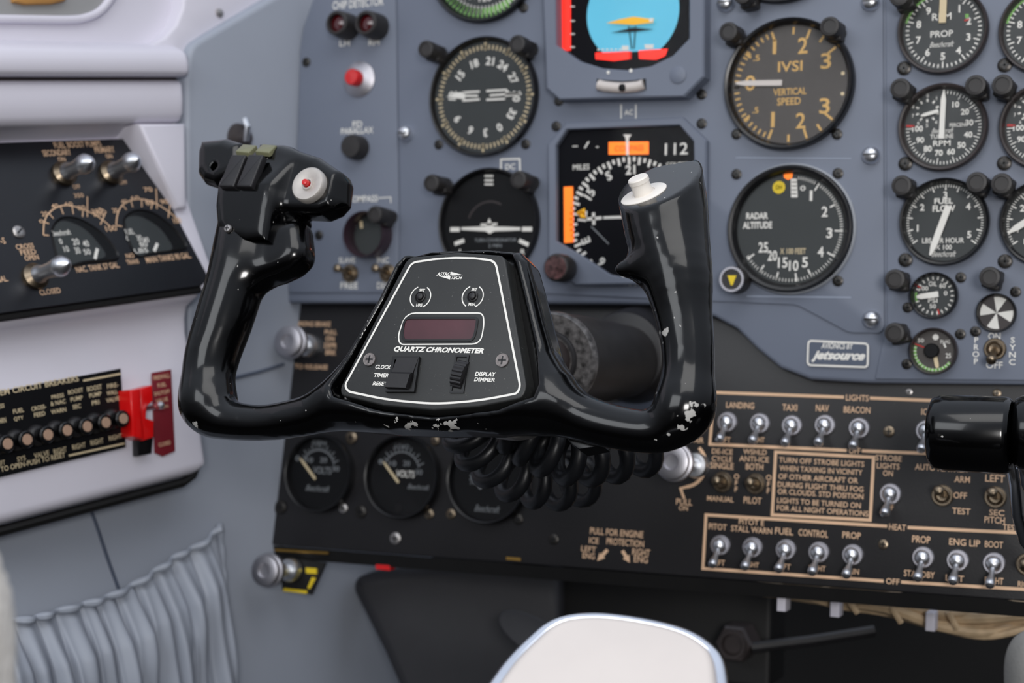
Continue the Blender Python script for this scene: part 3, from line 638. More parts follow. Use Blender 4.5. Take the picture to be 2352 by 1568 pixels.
g.arc(120, 180, .80, .09, 'green_print'); g.arc(146, 100, .74, .03); g.ticks(110, 235, 24, .72, .86, .02, 'white_print'); g.ticks(150, 235, 16, .76, .9, .035, 'green_print')
for i, a in enumerate((125, 150, 178, 205, 230)): g.num(str(160-20*i), a, .58, .13)
g.done()
g = G('compass_indicator', 'radio magnetic compass gauge with cream ticks and two horizontal pointers', 'gauge', 1105, 220, 138, bw=.07, dial='dial')
g.ticks(0, 355, 71, .79, .87, .024, 'cream_print'); g.ticks(0, 330, 11, .78, .91, .042, 'cream_print')
for st, a in (('21', 9), ('24', 34), ('27', 62), ('30', 92), ('33', 121), ('0', 150), ('3', 176), ('6', 204), ('9', 235), ('12', 275), ('15', 310), ('18', 341)): g.num(st, a, .60, .14, rot=True, bold=.03)
g.z += .0008
for pts in ([(1062, 212), (1102, 210)], [(1068, 220), (1098, 220)], [(1062, 231), (1102, 228)], [(1117, 209), (1162, 206), (1170, 214)], [(1125, 219), (1196, 214)], [(1117, 229), (1160, 227)]): g.line(pts, 4.5)
g.poly([(1025, 222), (1052, 212), (1068, 212), (1068, 228), (1052, 226)], 'white_print'); g.poly([(1160, 212), (1198, 213), (1198, 218), (1160, 222)], 'white_print')
g.done()
g = G('turn_coordinator', 'dark turn gauge with a white level aeroplane silhouette behind the yoke hub', 'gauge', 1117, 512, 128, dial='dial_dark', bw=.08)
g.z += .0008
g.poly([(1060, 522), (1115, 520), (1118, 514), (1124, 500), (1130, 514), (1134, 520), (1195, 522), (1195, 529), (1135, 531), (1125, 537), (1115, 531), (1060, 528)], 'white_print')
g.line([(1104, 516), (1142, 514)], 5); g.line([(1034, 527), (1056, 527)], 10); g.line([(1199, 526), (1222, 526)], 10); g.line([(1044, 560), (1066, 552)], 9); g.line([(1192, 552), (1214, 562)], 9)
g.t('TURN COORDINATOR', 1090, 547, 1186, 555, 'grey_print'); g.t('2 MIN', 1122, 560, 1152, 568, 'grey_print'); g.t('L', 1055, 572, 1065, 584); g.t('R', 1196, 572, 1206, 584); g.line([(1113, 404), (1133, 404)], 4); g.line([(1113, 414), (1133, 414)], 4); g.line([(1113, 423), (1133, 423)], 4)
g.m.arc((0, -.002), g.r*.45, -70, 30, .0012, .0011, g.mi('bezel_brown'))
g.done()
g = G('altimeter', 'round gauge bezel just entering the top edge above the vertical speed gauge', 'gauge', 1795, -145, 150); g.ticks(150, 210, 12, .8, .9, .02); g.done()
g = G('vertical_speed_indicator', 'large vertical speed gauge with amber numerals and a white pointer at zero', 'gauge', 1807, 190, 152, dial='dial_brown', bw=.10, prot=.008)
A = 'amber_print'
for a in (340, 20, 53, 130, 161, 201): g.ticks(a, a, 0, .72, .87, .036, A)
for a in (3, 36, 145, 180, 306, 234): g.ticks(a, a, 0, .76, .87, .036, A)
g.ticks(270, 334, 10, .79, .87, .026, A); g.ticks(270, 207, 10, .79, .87, .026, A)
for b in (('1', 1775, 91, 1783, 124), ('2', 1833, 86, 1855, 123), ('3', 1885, 122, 1909, 158), ('IVSI', 1787, 140, 1843, 164), ('0', 1711, 173, 1735, 208), ('VERTICAL', 1776, 202, 1852, 218), ('SPEED', 1785, 224, 1839, 241),
          ('.5', 1730, 126, 1745, 140), ('.5', 1728, 246, 1742, 260), ('1', 1771, 257, 1779, 292), ('2', 1828, 259, 1850, 295), ('3', 1882, 225, 1906, 261)): g.t(*b, A, bold=.015)
g.needle([(1796, 190), (1690, 191)], 13, 'white_gloss'); g.m.disc(g.q(1936, 168), .0012, g.z, g.mi('cream_print')); g.m.disc(g.q(1935, 215), .0012, g.z, g.mi('cream_print'))
g.done()
g = G('radar_altimeter', 'radar altitude gauge with a bright ring, orange flag and yellow disc', 'gauge', 1810, 524, 147, dial='dial', bw=.13, rim='rim_grey', bez='bezel', prot=.007)
for a0, a1, n in ((8, 30, 8), (30, 123, 32), (123, 238, 32)): g.ticks(a0, a1, n, .78, .83, .012)
for st, px, py in (('1', 1863, 449), ('2', 1894, 486), ('3', 1905, 535), ('4', 1885, 578), ('5', 1849, 602), ('10', 1823, 610), ('15', 1798, 603), ('20', 1774, 587), ('25', 1753, 568)): wx = 3 if st == '1' else 7 if len(st) == 1 else 11; g.t(st, px-wx, py-12, px+wx, py+12, bold=.02)
for a in (32, 62, 93, 122, 155, 172, 195, 216, 236): g.ticks(a, a, 0, .70, .83, .025)
g.t('RADAR', 1714, 488, 1764, 503, bold=.03); g.t('ALTITUDE', 1706, 509, 1773, 525, bold=.03); g.t('X 100 FEET', 1792, 570, 1851, 583, 'cream_print'); g.t('SPERRY AERO', 1778, 659, 1840, 669, 'grey_print')
g.poly([(1799, 393), (1822, 393), (1819, 408), (1810, 413), (1801, 408)], 'orange_flag'); g.m.disc(g.q(1789, 430), .0041, g.z, g.mi('yellow_print')); g.t('DH', 1782, 425, 1796, 435, 'dial_dark'); g.poly([(1816, 410), (1830, 410), (1832, 453), (1817, 453)], 'white_print')
for i in range(4): g.line([(1818, 418+i*9), (1830, 418+i*9)], 2, 'dial_dark', .0001)
g.t('0', 1838, 426, 1850, 438)
g.done()
# ---- attitude display
def shaped(name, label, cat, outer, inner, prot, lip=.0012):
    c = PP.p(*np.mean(outer, 0), prot); root = thing(name, label, cat, PP.M @ Matrix.Translation((*c, 0)))
    Q = [tuple(PP.p(*p, prot)-c) for p in outer]; Q = Q if area2(Q) > 0 else Q[::-1]; I = [tuple(PP.p(*p, prot)-c) for p in inner]; I = I if area2(I) > 0 else I[::-1]
    # ring between outer and inner outlines, sampled by angle
    N = 160; cc = np.mean(I, 0)
    def hit(P, a):
        d = np.array([math.cos(a), math.sin(a)]); best = 0
        for i in range(len(P)):
            A0 = np.array(P[i-1])-cc; B0 = np.array(P[i])-cc; e = B0-A0; den = d[0]*(-e[1])+d[1]*e[0]
            if abs(den) < 1e-12: continue
            t = (A0[0]*(-e[1])+A0[1]*e[0])/den; u = (d[0]*A0[1]-d[1]*A0[0])/den
            if t > 0 and -1e-6 <= u <= 1+1e-6: best = max(best, t)
        return cc+d*best
    an = sorted([2*math.pi*i/N for i in range(N)]+[math.atan2(*(np.array(p)-cc)[::-1]) % (2*math.pi) for p in Q+I]); n = len(an)
    O = [hit(Q, a) for a in an]; J = [hit(I, a) for a in an]
    rings = [(O, 0), (O, prot-lip), ([o+(cc-o)*lip/np.linalg.norm(cc-o) for o in O], prot), ([j-(cc-j)*lip*.6/np.linalg.norm(cc-j) for j in J], prot), (J, prot-lip*.6), (J, .0008)]
    m = MB(); m.add([(*p, z) for r_, z in rings for p in r_], [(k*n+i, k*n+(i+1) % n, (k+1)*n+(i+1) % n, (k+1)*n+i) for k in range(5) for i in range(n)]); m.build('bezel', 'panel', root, angle=25)
    MB().poly([tuple(j) for j in J], .001).build('screen', 'screen', root)
    g = object.__new__(G); g.pl = PP; g.prot = prot; g.c = c; g.root = root; g.m = MB(); g.z = .0014; g.mats = ['white_print']; g.J = J; return g
g = shaped('attitude_indicator', 'octagonal blue-grey attitude display with sky blue ball and red flags', 'gauge',
           [(1243, -80), (1618, -80), (1617, 176), (1571, 222), (1284, 229), (1254, 203)], [(1275, -60), (1583, -60), (1583, 88), (1545, 128), (1495, 152), (1440, 161), (1385, 157), (1330, 140), (1277, 103)], .013)
cc = g.q(1453, 28); rb = 113*PP.kv(1453, 28); P_ = []
for i in range(80):
    a = 2*math.pi*i/80; p = np.array([cc[0]+rb*math.cos(a), cc[1]+rb*math.sin(a)]); P_.append((p[0], max(p[1], g.q(1453, 119)[1])))
mm = MB().poly(P_, .0016); mm.build('attitude_ball', 'sky_blue', g.root)
g.z = .0024
g.poly([(1288, -60), (1311, -60), (1311, 116), (1290, 116)], 'red_flag')
for y in (-20, 15, 48, 78, 108): g.line([(1311, y), (1320, y)], 3)
g.poly([(1367, 121), (1450, 118), (1450, 135), (1410, 140), (1368, 136)], 'red_flag'); g.poly([(1467, 116), (1534, 112), (1528, 128), (1508, 137), (1468, 135)], 'red_flag')
for x in (1372, 1382, 1392, 1402, 1412, 1422): g.line([(x, 114), (x+5, 114)], 4)
g.poly([(1428, 105), (1444, 105), (1444, 116), (1428, 116)], 'white_print'); g.poly([(1480, 102), (1502, 102), (1500, 112), (1482, 112)], 'white_print')
g.line([(1444, 60), (1451, 112)], 3, 'dial_dark'); g.line([(1460, 60), (1456, 112)], 3, 'dial_dark'); g.line([(1447, 118), (1447, 135)], 3, 'dial_dark')
g.z = .005
g.poly([(1400, 74), (1450, 62), (1500, 66), (1450, 72)], 'dial_dark', -.002)  # dark sliver painted as the shadow of the yellow wing
g.poly([(1392, 53), (1425, 44), (1455, 38), (1490, 43), (1502, 42), (1500, 52), (1455, 57)], 'ball_yellow'); g.m.disc(g.q(1496, 46), .0014, g.z+.0002, g.mi('white_print'))
g.z = .0134; g.m.disc(g.q(1397, 166), .0011, g.z, 0); g.m.disc(g.q(1449, 162), .0012, g.z, 0)
# inclinometer window
q = [g.q(x, y, .0135) for x, y in ((1370, 181), (1395, 184), (1430, 186), (1458, 184), (1483, 180), (1484, 206), (1450, 213), (1400, 213), (1371, 208))]
g.m.poly(q, .01335, g.mi('dial_dark'))
MB().tube([(*g.q(x, y, .0135), .0137) for x, y in ((1375, 195), (1390, 199), (1410, 201), (1428, 202), (1446, 201), (1465, 199), (1479, 194))], .0036, 10, sq=1).build('level_tube', 'white_gloss', g.root)
MB().lathe([(.0026, .0165), (.0024, .0176), (.001, .018), (0, .018)], c=g.q(1429, 201, .017), seg=20).build('level_ball', 'dial_dark', g.root)
MB().lathe([(.0056, .0128), (.0056, .0136), (.0050, .0140), (0, .0141)], c=g.q(1557, 172, .0135), seg=32).build('cap', 'panel', g.root)
MB().disc((0, 0), .001).V
g.m.build('markings', g.mats, g.root, smooth=False)
MB().poly([tuple(j) for j in g.J], .008).build('glass', 'glass', g.root, smooth=False)
g = shaped('heading_indicator', 'octagonal heading display showing 112 with orange flags behind right yoke grip', 'gauge',
           [(1257, 330), (1300, 281), (1566, 268), (1622, 322), (1622, 590), (1575, 652), (1320, 655), (1258, 600)], [(1276, 335), (1301, 297), (1560, 287), (1593, 325), (1596, 540), (1540, 612), (1460, 642), (1400, 630), (1340, 590), (1277, 553)], .006)
cx, cy, RR = 1452, 508, 148
def hp(a, f): return (cx+RR*.97*f*math.sin(R(a)), cy-RR*f*math.cos(R(a)))
for i in range(72):
    a = i*5+2; g.line([hp(a, .88 if i % 2 else .93), hp(a, 1.0)], 6)
for st, a in (('21', -2), ('24', 28), ('S', -28), ('15', -58), ('12', -84), ('E', -112), ('6', -142), ('3', 190)):
    px, py = hp(a, .80); c0 = g.q(px, py); g.m.text(st, c0, 22*PP.kv(px, py), g.z, 0, rot=-a, bold=.03)
g.poly([(1398, 326), (1490, 325), (1490, 354), (1398, 355)], 'orange_flag'); g.t('COMPASS', 1412, 334, 1478, 347, 'red_flag')
g.poly([(1432, 309), (1452, 309), (1445, 318), (1445, 357), (1439, 357), (1438, 318)], 'white_print', .0006)
g.t('112', 1527, 328, 1580, 355, bold=.01); g.t('MILES', 1316, 377, 1354, 390); g.t('COURSE', 1530, 372, 1580, 380); g.t('- / .', 1315, 325, 1375, 340)
g.poly([(1295, 429), (1316, 428), (1318, 556), (1296, 558)], 'orange_flag'); g.poly([(1322, 489), (1343, 477), (1346, 500), (1335, 500)], 'ball_yellow')
g.line([(1348, 503), (1382, 500)], 7); g.line([(1363, 488), (1364, 516)], 7); g.line([(1386, 500), (1500, 496)], 6)
g.line([(1358, 520), (1398, 560)], 3, 'grey_print'); g.line([(1500, 430), (1560, 400)], 4, 'grey_print')
g.m.build('markings', g.mats, g.root, smooth=False); MB().poly([tuple(j) for j in g.J], .0035).build('glass', 'glass', g.root, smooth=False)
# ---- engine gauges
def logo(g, x, y, s=1.0): g.t('Beechcraft', x-28*s, y-7*s, x+28*s, y+6*s, 'white_print', shear=.5, bold=.0)
def prop(label, cx, cy, nx, ny):
    g = G('propeller_tachometer', label, 'gauge', cx, cy, 102, 'engine gauges', 'bezel_brown', .10, .007)
    for i in range(50): g.ticks(i*7.2, i*7.2, 0, .76 if i % 5 else .70, .84, .03)
    for i, st in enumerate('0123456789'): g.num(st, i*36, .58, .17, bold=.03)
    g.arc(285, 355, .86, .05, 'green_print'); g.t('RPM', cx-22, cy-36, cx+22, cy-20); g.t('PROP', cx-26, cy+4, cx+26, cy+19); logo(g, cx, cy+36)
    g.poly([(cx+54, cy-34), (cx+62, cy-34), (cx+62, cy-24), (cx+54, cy-24)], 'green_print'); g.line([(cx+52, cy-19), (cx+64, cy-22)], 4, 'red_print')
    g.needle([(cx+1, cy-14), (nx, ny)], 16, 'cream_print'); return g.done()
prop('propeller tachometer at the top with cream pointer straight up, full dial', 2163, 66, 2168, -30)
prop('propeller tachometer cut by the right and top edges', 2398, 66, 2440, 0)
def turb(label, cx, cy):
    g = G('turbine_tachometer', label, 'gauge', cx, cy, 101, 'engine gauges', 'bezel_brown', .12, .007)
    for i in range(51): g.ticks(i*5.4, i*5.4, 0, .77 if i % 5 else .70, .84, .022)
    for i in range(1, 11): g.num(str(i*10), i*27, .58, .14, bold=.03)
    g.ticks(275, 275, 0, .66, .84, .05, 'red_print')
    c = g.q(cx-33, cy-36)
    for i in range(10):
        a = 2*math.pi*i/10; g.m.line([(c[0]+k*g.r*math.sin(a), c[1]+k*g.r*math.cos(a)) for k in (.20, .27)], .0011, g.z, 0); g.m.text(str(i), (c[0]+.34*g.r*math.sin(a), c[1]+.34*g.r*math.cos(a)), g.r*.08, g.z, 0)
    g.t('TURBINE', cx-27, cy+18, cx+27, cy+28); g.t('RPM', cx-20, cy+32, cx+20, cy+45); g.t('PERCENT', cx+18, cy-8, cx+60, cy+1); logo(g, cx+2, cy+10, .9)
    g.needle([(cx-8, cy-36), (cx-48, cy-24)], 8, name='small_pointer'); g.needle([(cx-1, cy+28), (cx+5, cy-84)], 12, taper=.25); return g.done()
turb('turbine tachometer with long vertical white pointer and small inset dial', 2163, 290)
turb('turbine tachometer below the cut-off propeller tachometer at the right edge', 2398, 288)
def ff(label, cx, cy, tip):
    g = G('fuel_flow_gauge', label, 'gauge', cx, cy, 101, 'engine gauges', 'bezel', .11, .007)
    for i in range(61):
        a = -124+i*4.15; g.ticks(a, a, 0, .80 if i % 5 else .73, .86, .02 if i % 5 else .032)
    for i, (st, a) in enumerate((('1', -102), ('2', -56), ('3', 0), ('4', 56), ('5', 118))): g.num(st, a, .62, .16, bold=.03)
    g.t('FUEL', cx-20, cy-53, cx+23, cy-40, bold=.03); g.t('FLOW', cx-24, cy-37, cx+28, cy-22, bold=.03); g.t('LBS PER HOUR', cx-48, cy+38, cx+48, cy+50); g.t('X 100', cx-18, cy+54, cx+20, cy+65); logo(g, cx+2, cy+75, 1.0)
    g.needle([(cx+13, cy-36), tip], 15, taper=.3); return g.done()
ff('fuel flow gauge with a white pointer slanting down to the left', 2166, 508, (2136, 586))
ff('fuel flow gauge cut by the right edge, pointer level', 2399, 510, (2315, 535))
g = G('oil_gauge', 'small round oil gauge with a white pointer lying level', 'gauge', 2143, 678, 54, 'engine gauges', 'bezel', .12, .006); g.ticks(-70, 250, 20, .68, .82, .05); g.arc(-110, -80, .78, .08, 'green_print'); g.ticks(-60, -60, 0, .65, .84, .06, 'red_print'); g.ticks(165, 165, 0, .6, .82, .06, 'red_print')
g.t('OIL', 2133, 646, 2152, 657); g.t('100', 2112, 657, 2132, 667); g.t('60', 2158, 650, 2172, 661); g.t('PSI', 2132, 684, 2153, 695); g.t('50', 2135, 698, 2150, 708); g.t('0', 2168, 668, 2176, 678); g.needle([(2155, 675), (2105, 682)], 13); g.done()
g = G('suction_gauge', 'small round gauge with green arc and black hub beneath oil gauge', 'gauge', 2142, 806, 54, 'engine gauges', 'bezel_brown', .12, .006, 'dial_brown'); g.arc(125, 285, .80, .10, 'green_print'); g.ticks(130, 280, 14, .74, .86, .03); g.ticks(290, 290, 0, .45, .86, .05, 'red_print')
g.t('50', 2108, 777, 2122, 786); g.t('25', 2172, 811, 2184, 822); g.t('IN HG', 2160, 780, 2182, 789); g.m.disc(g.q(2149, 774), .0018, g.z, 0); g.line([(2165, 782), (2172, 798)], 4); g.needle([(2148, 820), (2153, 845)], 9, 'cream_print')
MB().lathe([(.0045, .001), (.0045, .0038), (.004, .0044), (0, .0044)], c=g.q(2139, 805, .004), seg=28).build('hub', 'dial_dark', g.root); g.done(False)
g = G('synchroscope', 'round black and white spoked propeller sync dial above toggle', 'gauge', 2287, 718, 45, None, 'bezel', .12, .005, 'bezel_brown')
for k in range(4):
    a = 12+k*90; P_ = [(0, 0)]+[(g.r*.82*math.sin(R(a+i*4-22)), g.r*.82*math.cos(R(a+i*4-22))) for i in range(12)]; g.m.poly(P_, g.z, 0)
g.done()
# compass slaving meter
g = G('compass_slaving_meter', 'small dark round meter with purplish bezel below the word compass', 'gauge', 832, 537, 54, None, 'purple_black', .13, .014, 'dial'); g.z = .0016
g.m.disc(g.q(812, 518), .0023, g.z, 0); g.line([(829, 508), (831, 524)], 8, 'cream_print'); g.done()
# ------------------------------------------------------------------ post lights and knobs
def pl_proto(label):
    t = thing('post_light', label, 'panel light', Matrix.Identity(4), 'black post lights beside the gauges')
    MB().lathe([(.0060, .0125), (.0062, .0225), (.0058, .0240), (.0042, .0243), (.0040, .0236), (0, .0236)], seg=32).build('cap', 'knob', t)
    MB().prism([(-.0055, -.0066), (.0055, -.0066), (.0048, .0052), (-.0048, .0052)], .0035, .0135, ch=.001, rc=.002).build('hood', 'knob', t)
    MB().lathe([(.0050, 0), (.0050, .002), (.0034, .0035), (.0030, .009)], seg=24).build('base', 'knob', t)
    return t
posts = [((977, 112), 'upper left of the compass gauge'), ((1187, 100), 'upper right of the compass gauge'), ((990, 420), 'upper left of the turn gauge'), ((1190, 412), 'upper right of the turn gauge'),
         ((1672, 72), 'upper left of the vertical speed gauge'), ((1905, 60), 'upper right of the vertical speed gauge'), ((2067, 202), 'upper left of the whole turbine tachometer'), ((2240, 195), 'upper right of the whole turbine tachometer'),
         ((2302, 194), 'upper left of the cut-off turbine tachometer'), ((2070, 425), 'upper left of the whole fuel flow gauge'), ((2243, 418), 'upper right of the whole fuel flow gauge'), ((2300, 421), 'upper left of the cut-off fuel flow gauge'),
         ((2055, 641), 'left of the oil gauge'), ((2054, 764), 'left of the green arc suction gauge'), ((860, 492), 'on the upper right rim of the compass slaving meter'), ((2273, 636), 'above the spoked sync dial'), ((1705, -14), 'at the top edge beside the altimeter bezel'), ((2065, -10), 'at the top edge left of the whole propeller tachometer')]
P0 = None
for (px, py), w_ in posts:
    lab = 'black post light '+w_; mw = PP.mw(px, py, .024, rot=random.uniform(-25, 25))
    if P0 is None: P0 = pl_proto(lab); P0.matrix_world = mw
    else: dup(P0, mw, lab)
def ctl(name, label, cat, px, py, h, parts, pl=PP, group=None, rot=0):
    t = thing(name, label, cat, pl.mw(px, py, h, rot), group); last = t
    for p in parts:
        nm, pr, mt = p[:3]; o = MB().lathe(pr, seg=40).build(nm, mt, t)
        if len(p) > 3: tag(o, p[3])
    return t
ctl('course_knob', 'large dark knob with mottled bronze front at lower left of heading display', 'knob', 1276, 614, .026, [('shaft', [(.004, 0), (.004, .016)], 'knob'), ('knob', [(.0088, .010), (.0094, .0125), (.0094, .024), (.0086, .0255), (.008, .026)], 'knob'), ('face', [(.0078, .0255), (.0078, .0263), (0, .0266)], 'mottled')])
ctl('altitude_bug_knob', 'black knob with bright rim and yellow mark at lower left of radar altitude gauge', 'knob', 1680, 641, .018, [('knob', [(.0078, 0), (.0085, .003), (.0085, .014), (.0078, .017)], 'knob'), ('rim', [(.0082, .0165), (.0080, .018), (.0066, .018), (.0064, .0165)], 'alu', 'bright metal rim'), ('face', [(.0065, .0165), (0, .0170)], 'dial_dark')])
m = MB().poly([(-.003, .0025), (.003, .0025), (.0006, -.0038), (-.0006, -.0038)], .0172); m.build('pointer_mark', 'yellow_print', [o for o in COL.objects if o.name == 'altitude_bug_knob'][0])
ctl('parallax_knob', 'small black knob under the word parallax', 'knob', 804, 335, .012, [('knob', [(.0090, 0), (.0088, .009), (.0078, .012), (0, .0122)], 'knob'), ('shaft', [(.002, 0), (.002, .008)], 'knob')])
for x, w_ in ((772, 'left'), (839, 'right')):
    ctl('chip_detector_lamp', 'black-hooded dark red lamp, the %s of the pair at top left of panel' % w_, 'indicator lamp', x, 52, .017, [('hood', [(.0098, 0), (.0098, .006), (.0090, .0165), (.0080, .0175), (.0066, .0175), (.0064, .013)], 'knob'), ('lens', [(.0066, .0135), (.004, .0148), (0, .0152)], 'dark_red_lens', 'dark red lens')], group='chip detector lamps')
ctl('test_button', 'red push button in a silver conical base below the dark red lamps', 'push button', 812, 178, .008, [('base', [(.0135, 0), (.0132, .001), (.0068, .0045), (.0062, .0045)], 'alu', 'silver conical base'), ('button', [(.0060, .003), (.0060, .0105), (.0052, .0115), (0, .0118)], 'red_button', 'red button')])
# ------------------------------------------------------------------ toggles
def toggle(name, label, px, py, pl, kind, group=None, d=(0, -.0132), proto={}):
    mw = pl.mw(px, py, .005); k = (kind, d)
    if k in proto: return dup(proto[k], mw, label, group)
    t = thing(name, label, 'toggle switch', mw, group)
    met = 'steel' if kind == 'steel' else 'brass_steel'
    MB().lathe([(.0066, 0), (.0066, .0016), (.0060, .0022), (.0050, .0022), (.0048, .0012)], seg=28, cap=False).build('nut', 'alu' if kind == 'steel' else 'brass_steel', t)
    if kind == 'steel': MB().lathe([(.0049, 0), (.0049, .0024), (.0042, .0052), (.0026, .0068), (0, .0072)], seg=28).build('bushing', met, t)
    else: MB().lathe([(.0049, 0), (.0049, .0030), (.0042, .0036), (.0032, .0024), (0, .0020)], seg=28).build('bushing', met, t)
    e = Vector((d[0], d[1], .0165)); A = Vector((0, 0, .002)); L = (e-A).length
    MB().axis_lathe(A, e, [(0, .0016), (L*.55, .0018), (L*.78, .0028), (L*.90, .0031), (L*.97, .0024), (L*1.0, .0010), (L*1.005, 0)], 18).build('lever', met, t)
    proto[k] = t; return t
row1 = [((1666, 968), 'first landing light'), ((1741, 971), 'second landing light'), ((1815, 976), 'taxi light'), ((1891, 975), 'navigation light'), ((1970, 982), 'beacon'), ((2125, 988), 'ice light')]
for (px, py), w_ in row1: toggle('toggle_switch', 'silver %s toggle switch in the boxed lights row' % w_, px, py, SP, 'steel', 'toggles in the lights row')
row3 = [((1650, 1252), 'first pitot heat', 0), ((1724, 1257), 'second pitot heat', 0), ((1801, 1262), 'left fuel heat', 0), ((1877, 1268), 'control heat', 0), ((1955, 1274), 'main propeller heat', 0), ((2117, 1280), 'standby propeller heat', 0), ((2197, 1287), 'left engine lip boot heat', 1), ((2281, 1294), 'right engine lip boot heat', 0)]
for (px, py), w_, b_ in row3: toggle('toggle_switch', 'silver %s toggle switch in the boxed heat row' % w_, px, py, SP, 'steel', 'toggles in the heat row')
toggle('toggle_switch', 'silver toggle switch right of the boxed strobe warning, under strobe lights on', 2042, 1134, SP, 'steel')
for (px, py), w_ in (((1655, 1106), 'brassy centred toggle switch between single and manual'), ((1731, 1110), 'brassy centred toggle switch between both and pilot')): toggle('toggle_switch', w_, px, py, SP, 'brass', 'centred toggles', d=(0, .0003))
for (px, py), w_ in (((2162, 1137), 'brassy toggle switch beside arm, off and test'), ((2284, 1141), 'brassy toggle switch between left and sec pitch')): toggle('toggle_switch', w_, px, py, SP, 'brass', 'centred toggles', d=(0, .0030))
toggle('toggle_switch', 'silver toggle switch at the right edge of the heat row behind the lever arm', 2358, 1296, SP, 'brass', d=(0, .0003))
toggle('toggle_switch', 'brassy toggle switch between on and off below spoked sync dial', 2283, 801, PP, 'brass', d=(0, -.0075))
toggle('toggle_switch', 'small toggle switch between slave and free', 797, 627, PP, 'brass', 'compass toggles', d=(-.003, .0035)); toggle('toggle_switch', 'small toggle switch under inc, left of the yoke hub', 884, 627, PP, 'brass', 'compass toggles', d=(-.003, .0035))
# ------------------------------------------------------------------ lower black panel
sp = thing('lower_switch_panel', 'black lower panel with tan lettering, switches and small gauges', 'switch panel', SP.M)
so = SP.P([(612, 690), (604, 900), (594, 1150), (590, 1248), (900, 1272), (1300, 1302), (1700, 1333), (2100, 1362), (2460, 1388), (2460, 700), (1700, 640), (1200, 690)])
MB().prism(so, -.012, 0, 0, .001).build('panel_plate', 'black_panel', sp)
lp = MB(); q0, q1, q2 = SP.p(590, 1250), SP.p(1500, 1319), SP.p(2460, 1390)
for a, b in ((q0, q1), (q1, q2)):
    V = [(a[0], a[1], -.001), (b[0], b[1], -.001), (b[0], b[1]-.009, -.005), (a[0], a[1]-.009, -.005), (a[0], a[1]-.009, -.03), (b[0], b[1]-.009, -.03)]
    lp.add(V, [(3, 2, 1, 0), (4, 5, 2, 3)])
lp.build('lower_lip', 'black_lip', sp, smooth=False)
tp = MB()
def st(s, x0, y0, x1, y1, **k):
    sh = max(0, (x1-x0)*.055-1)/2*.45; sh = (y1-y0-12.5)/2 if x1-x0 > 150 else sh; b = (x0, y0+sh, x1, y1-sh); SP.T(tp, s, *b, h=.0004, **k)
def sl(pts, wpx=7, c=False): tp.line(SP.P(pts), wpx*.00028, .0004, 0, c)
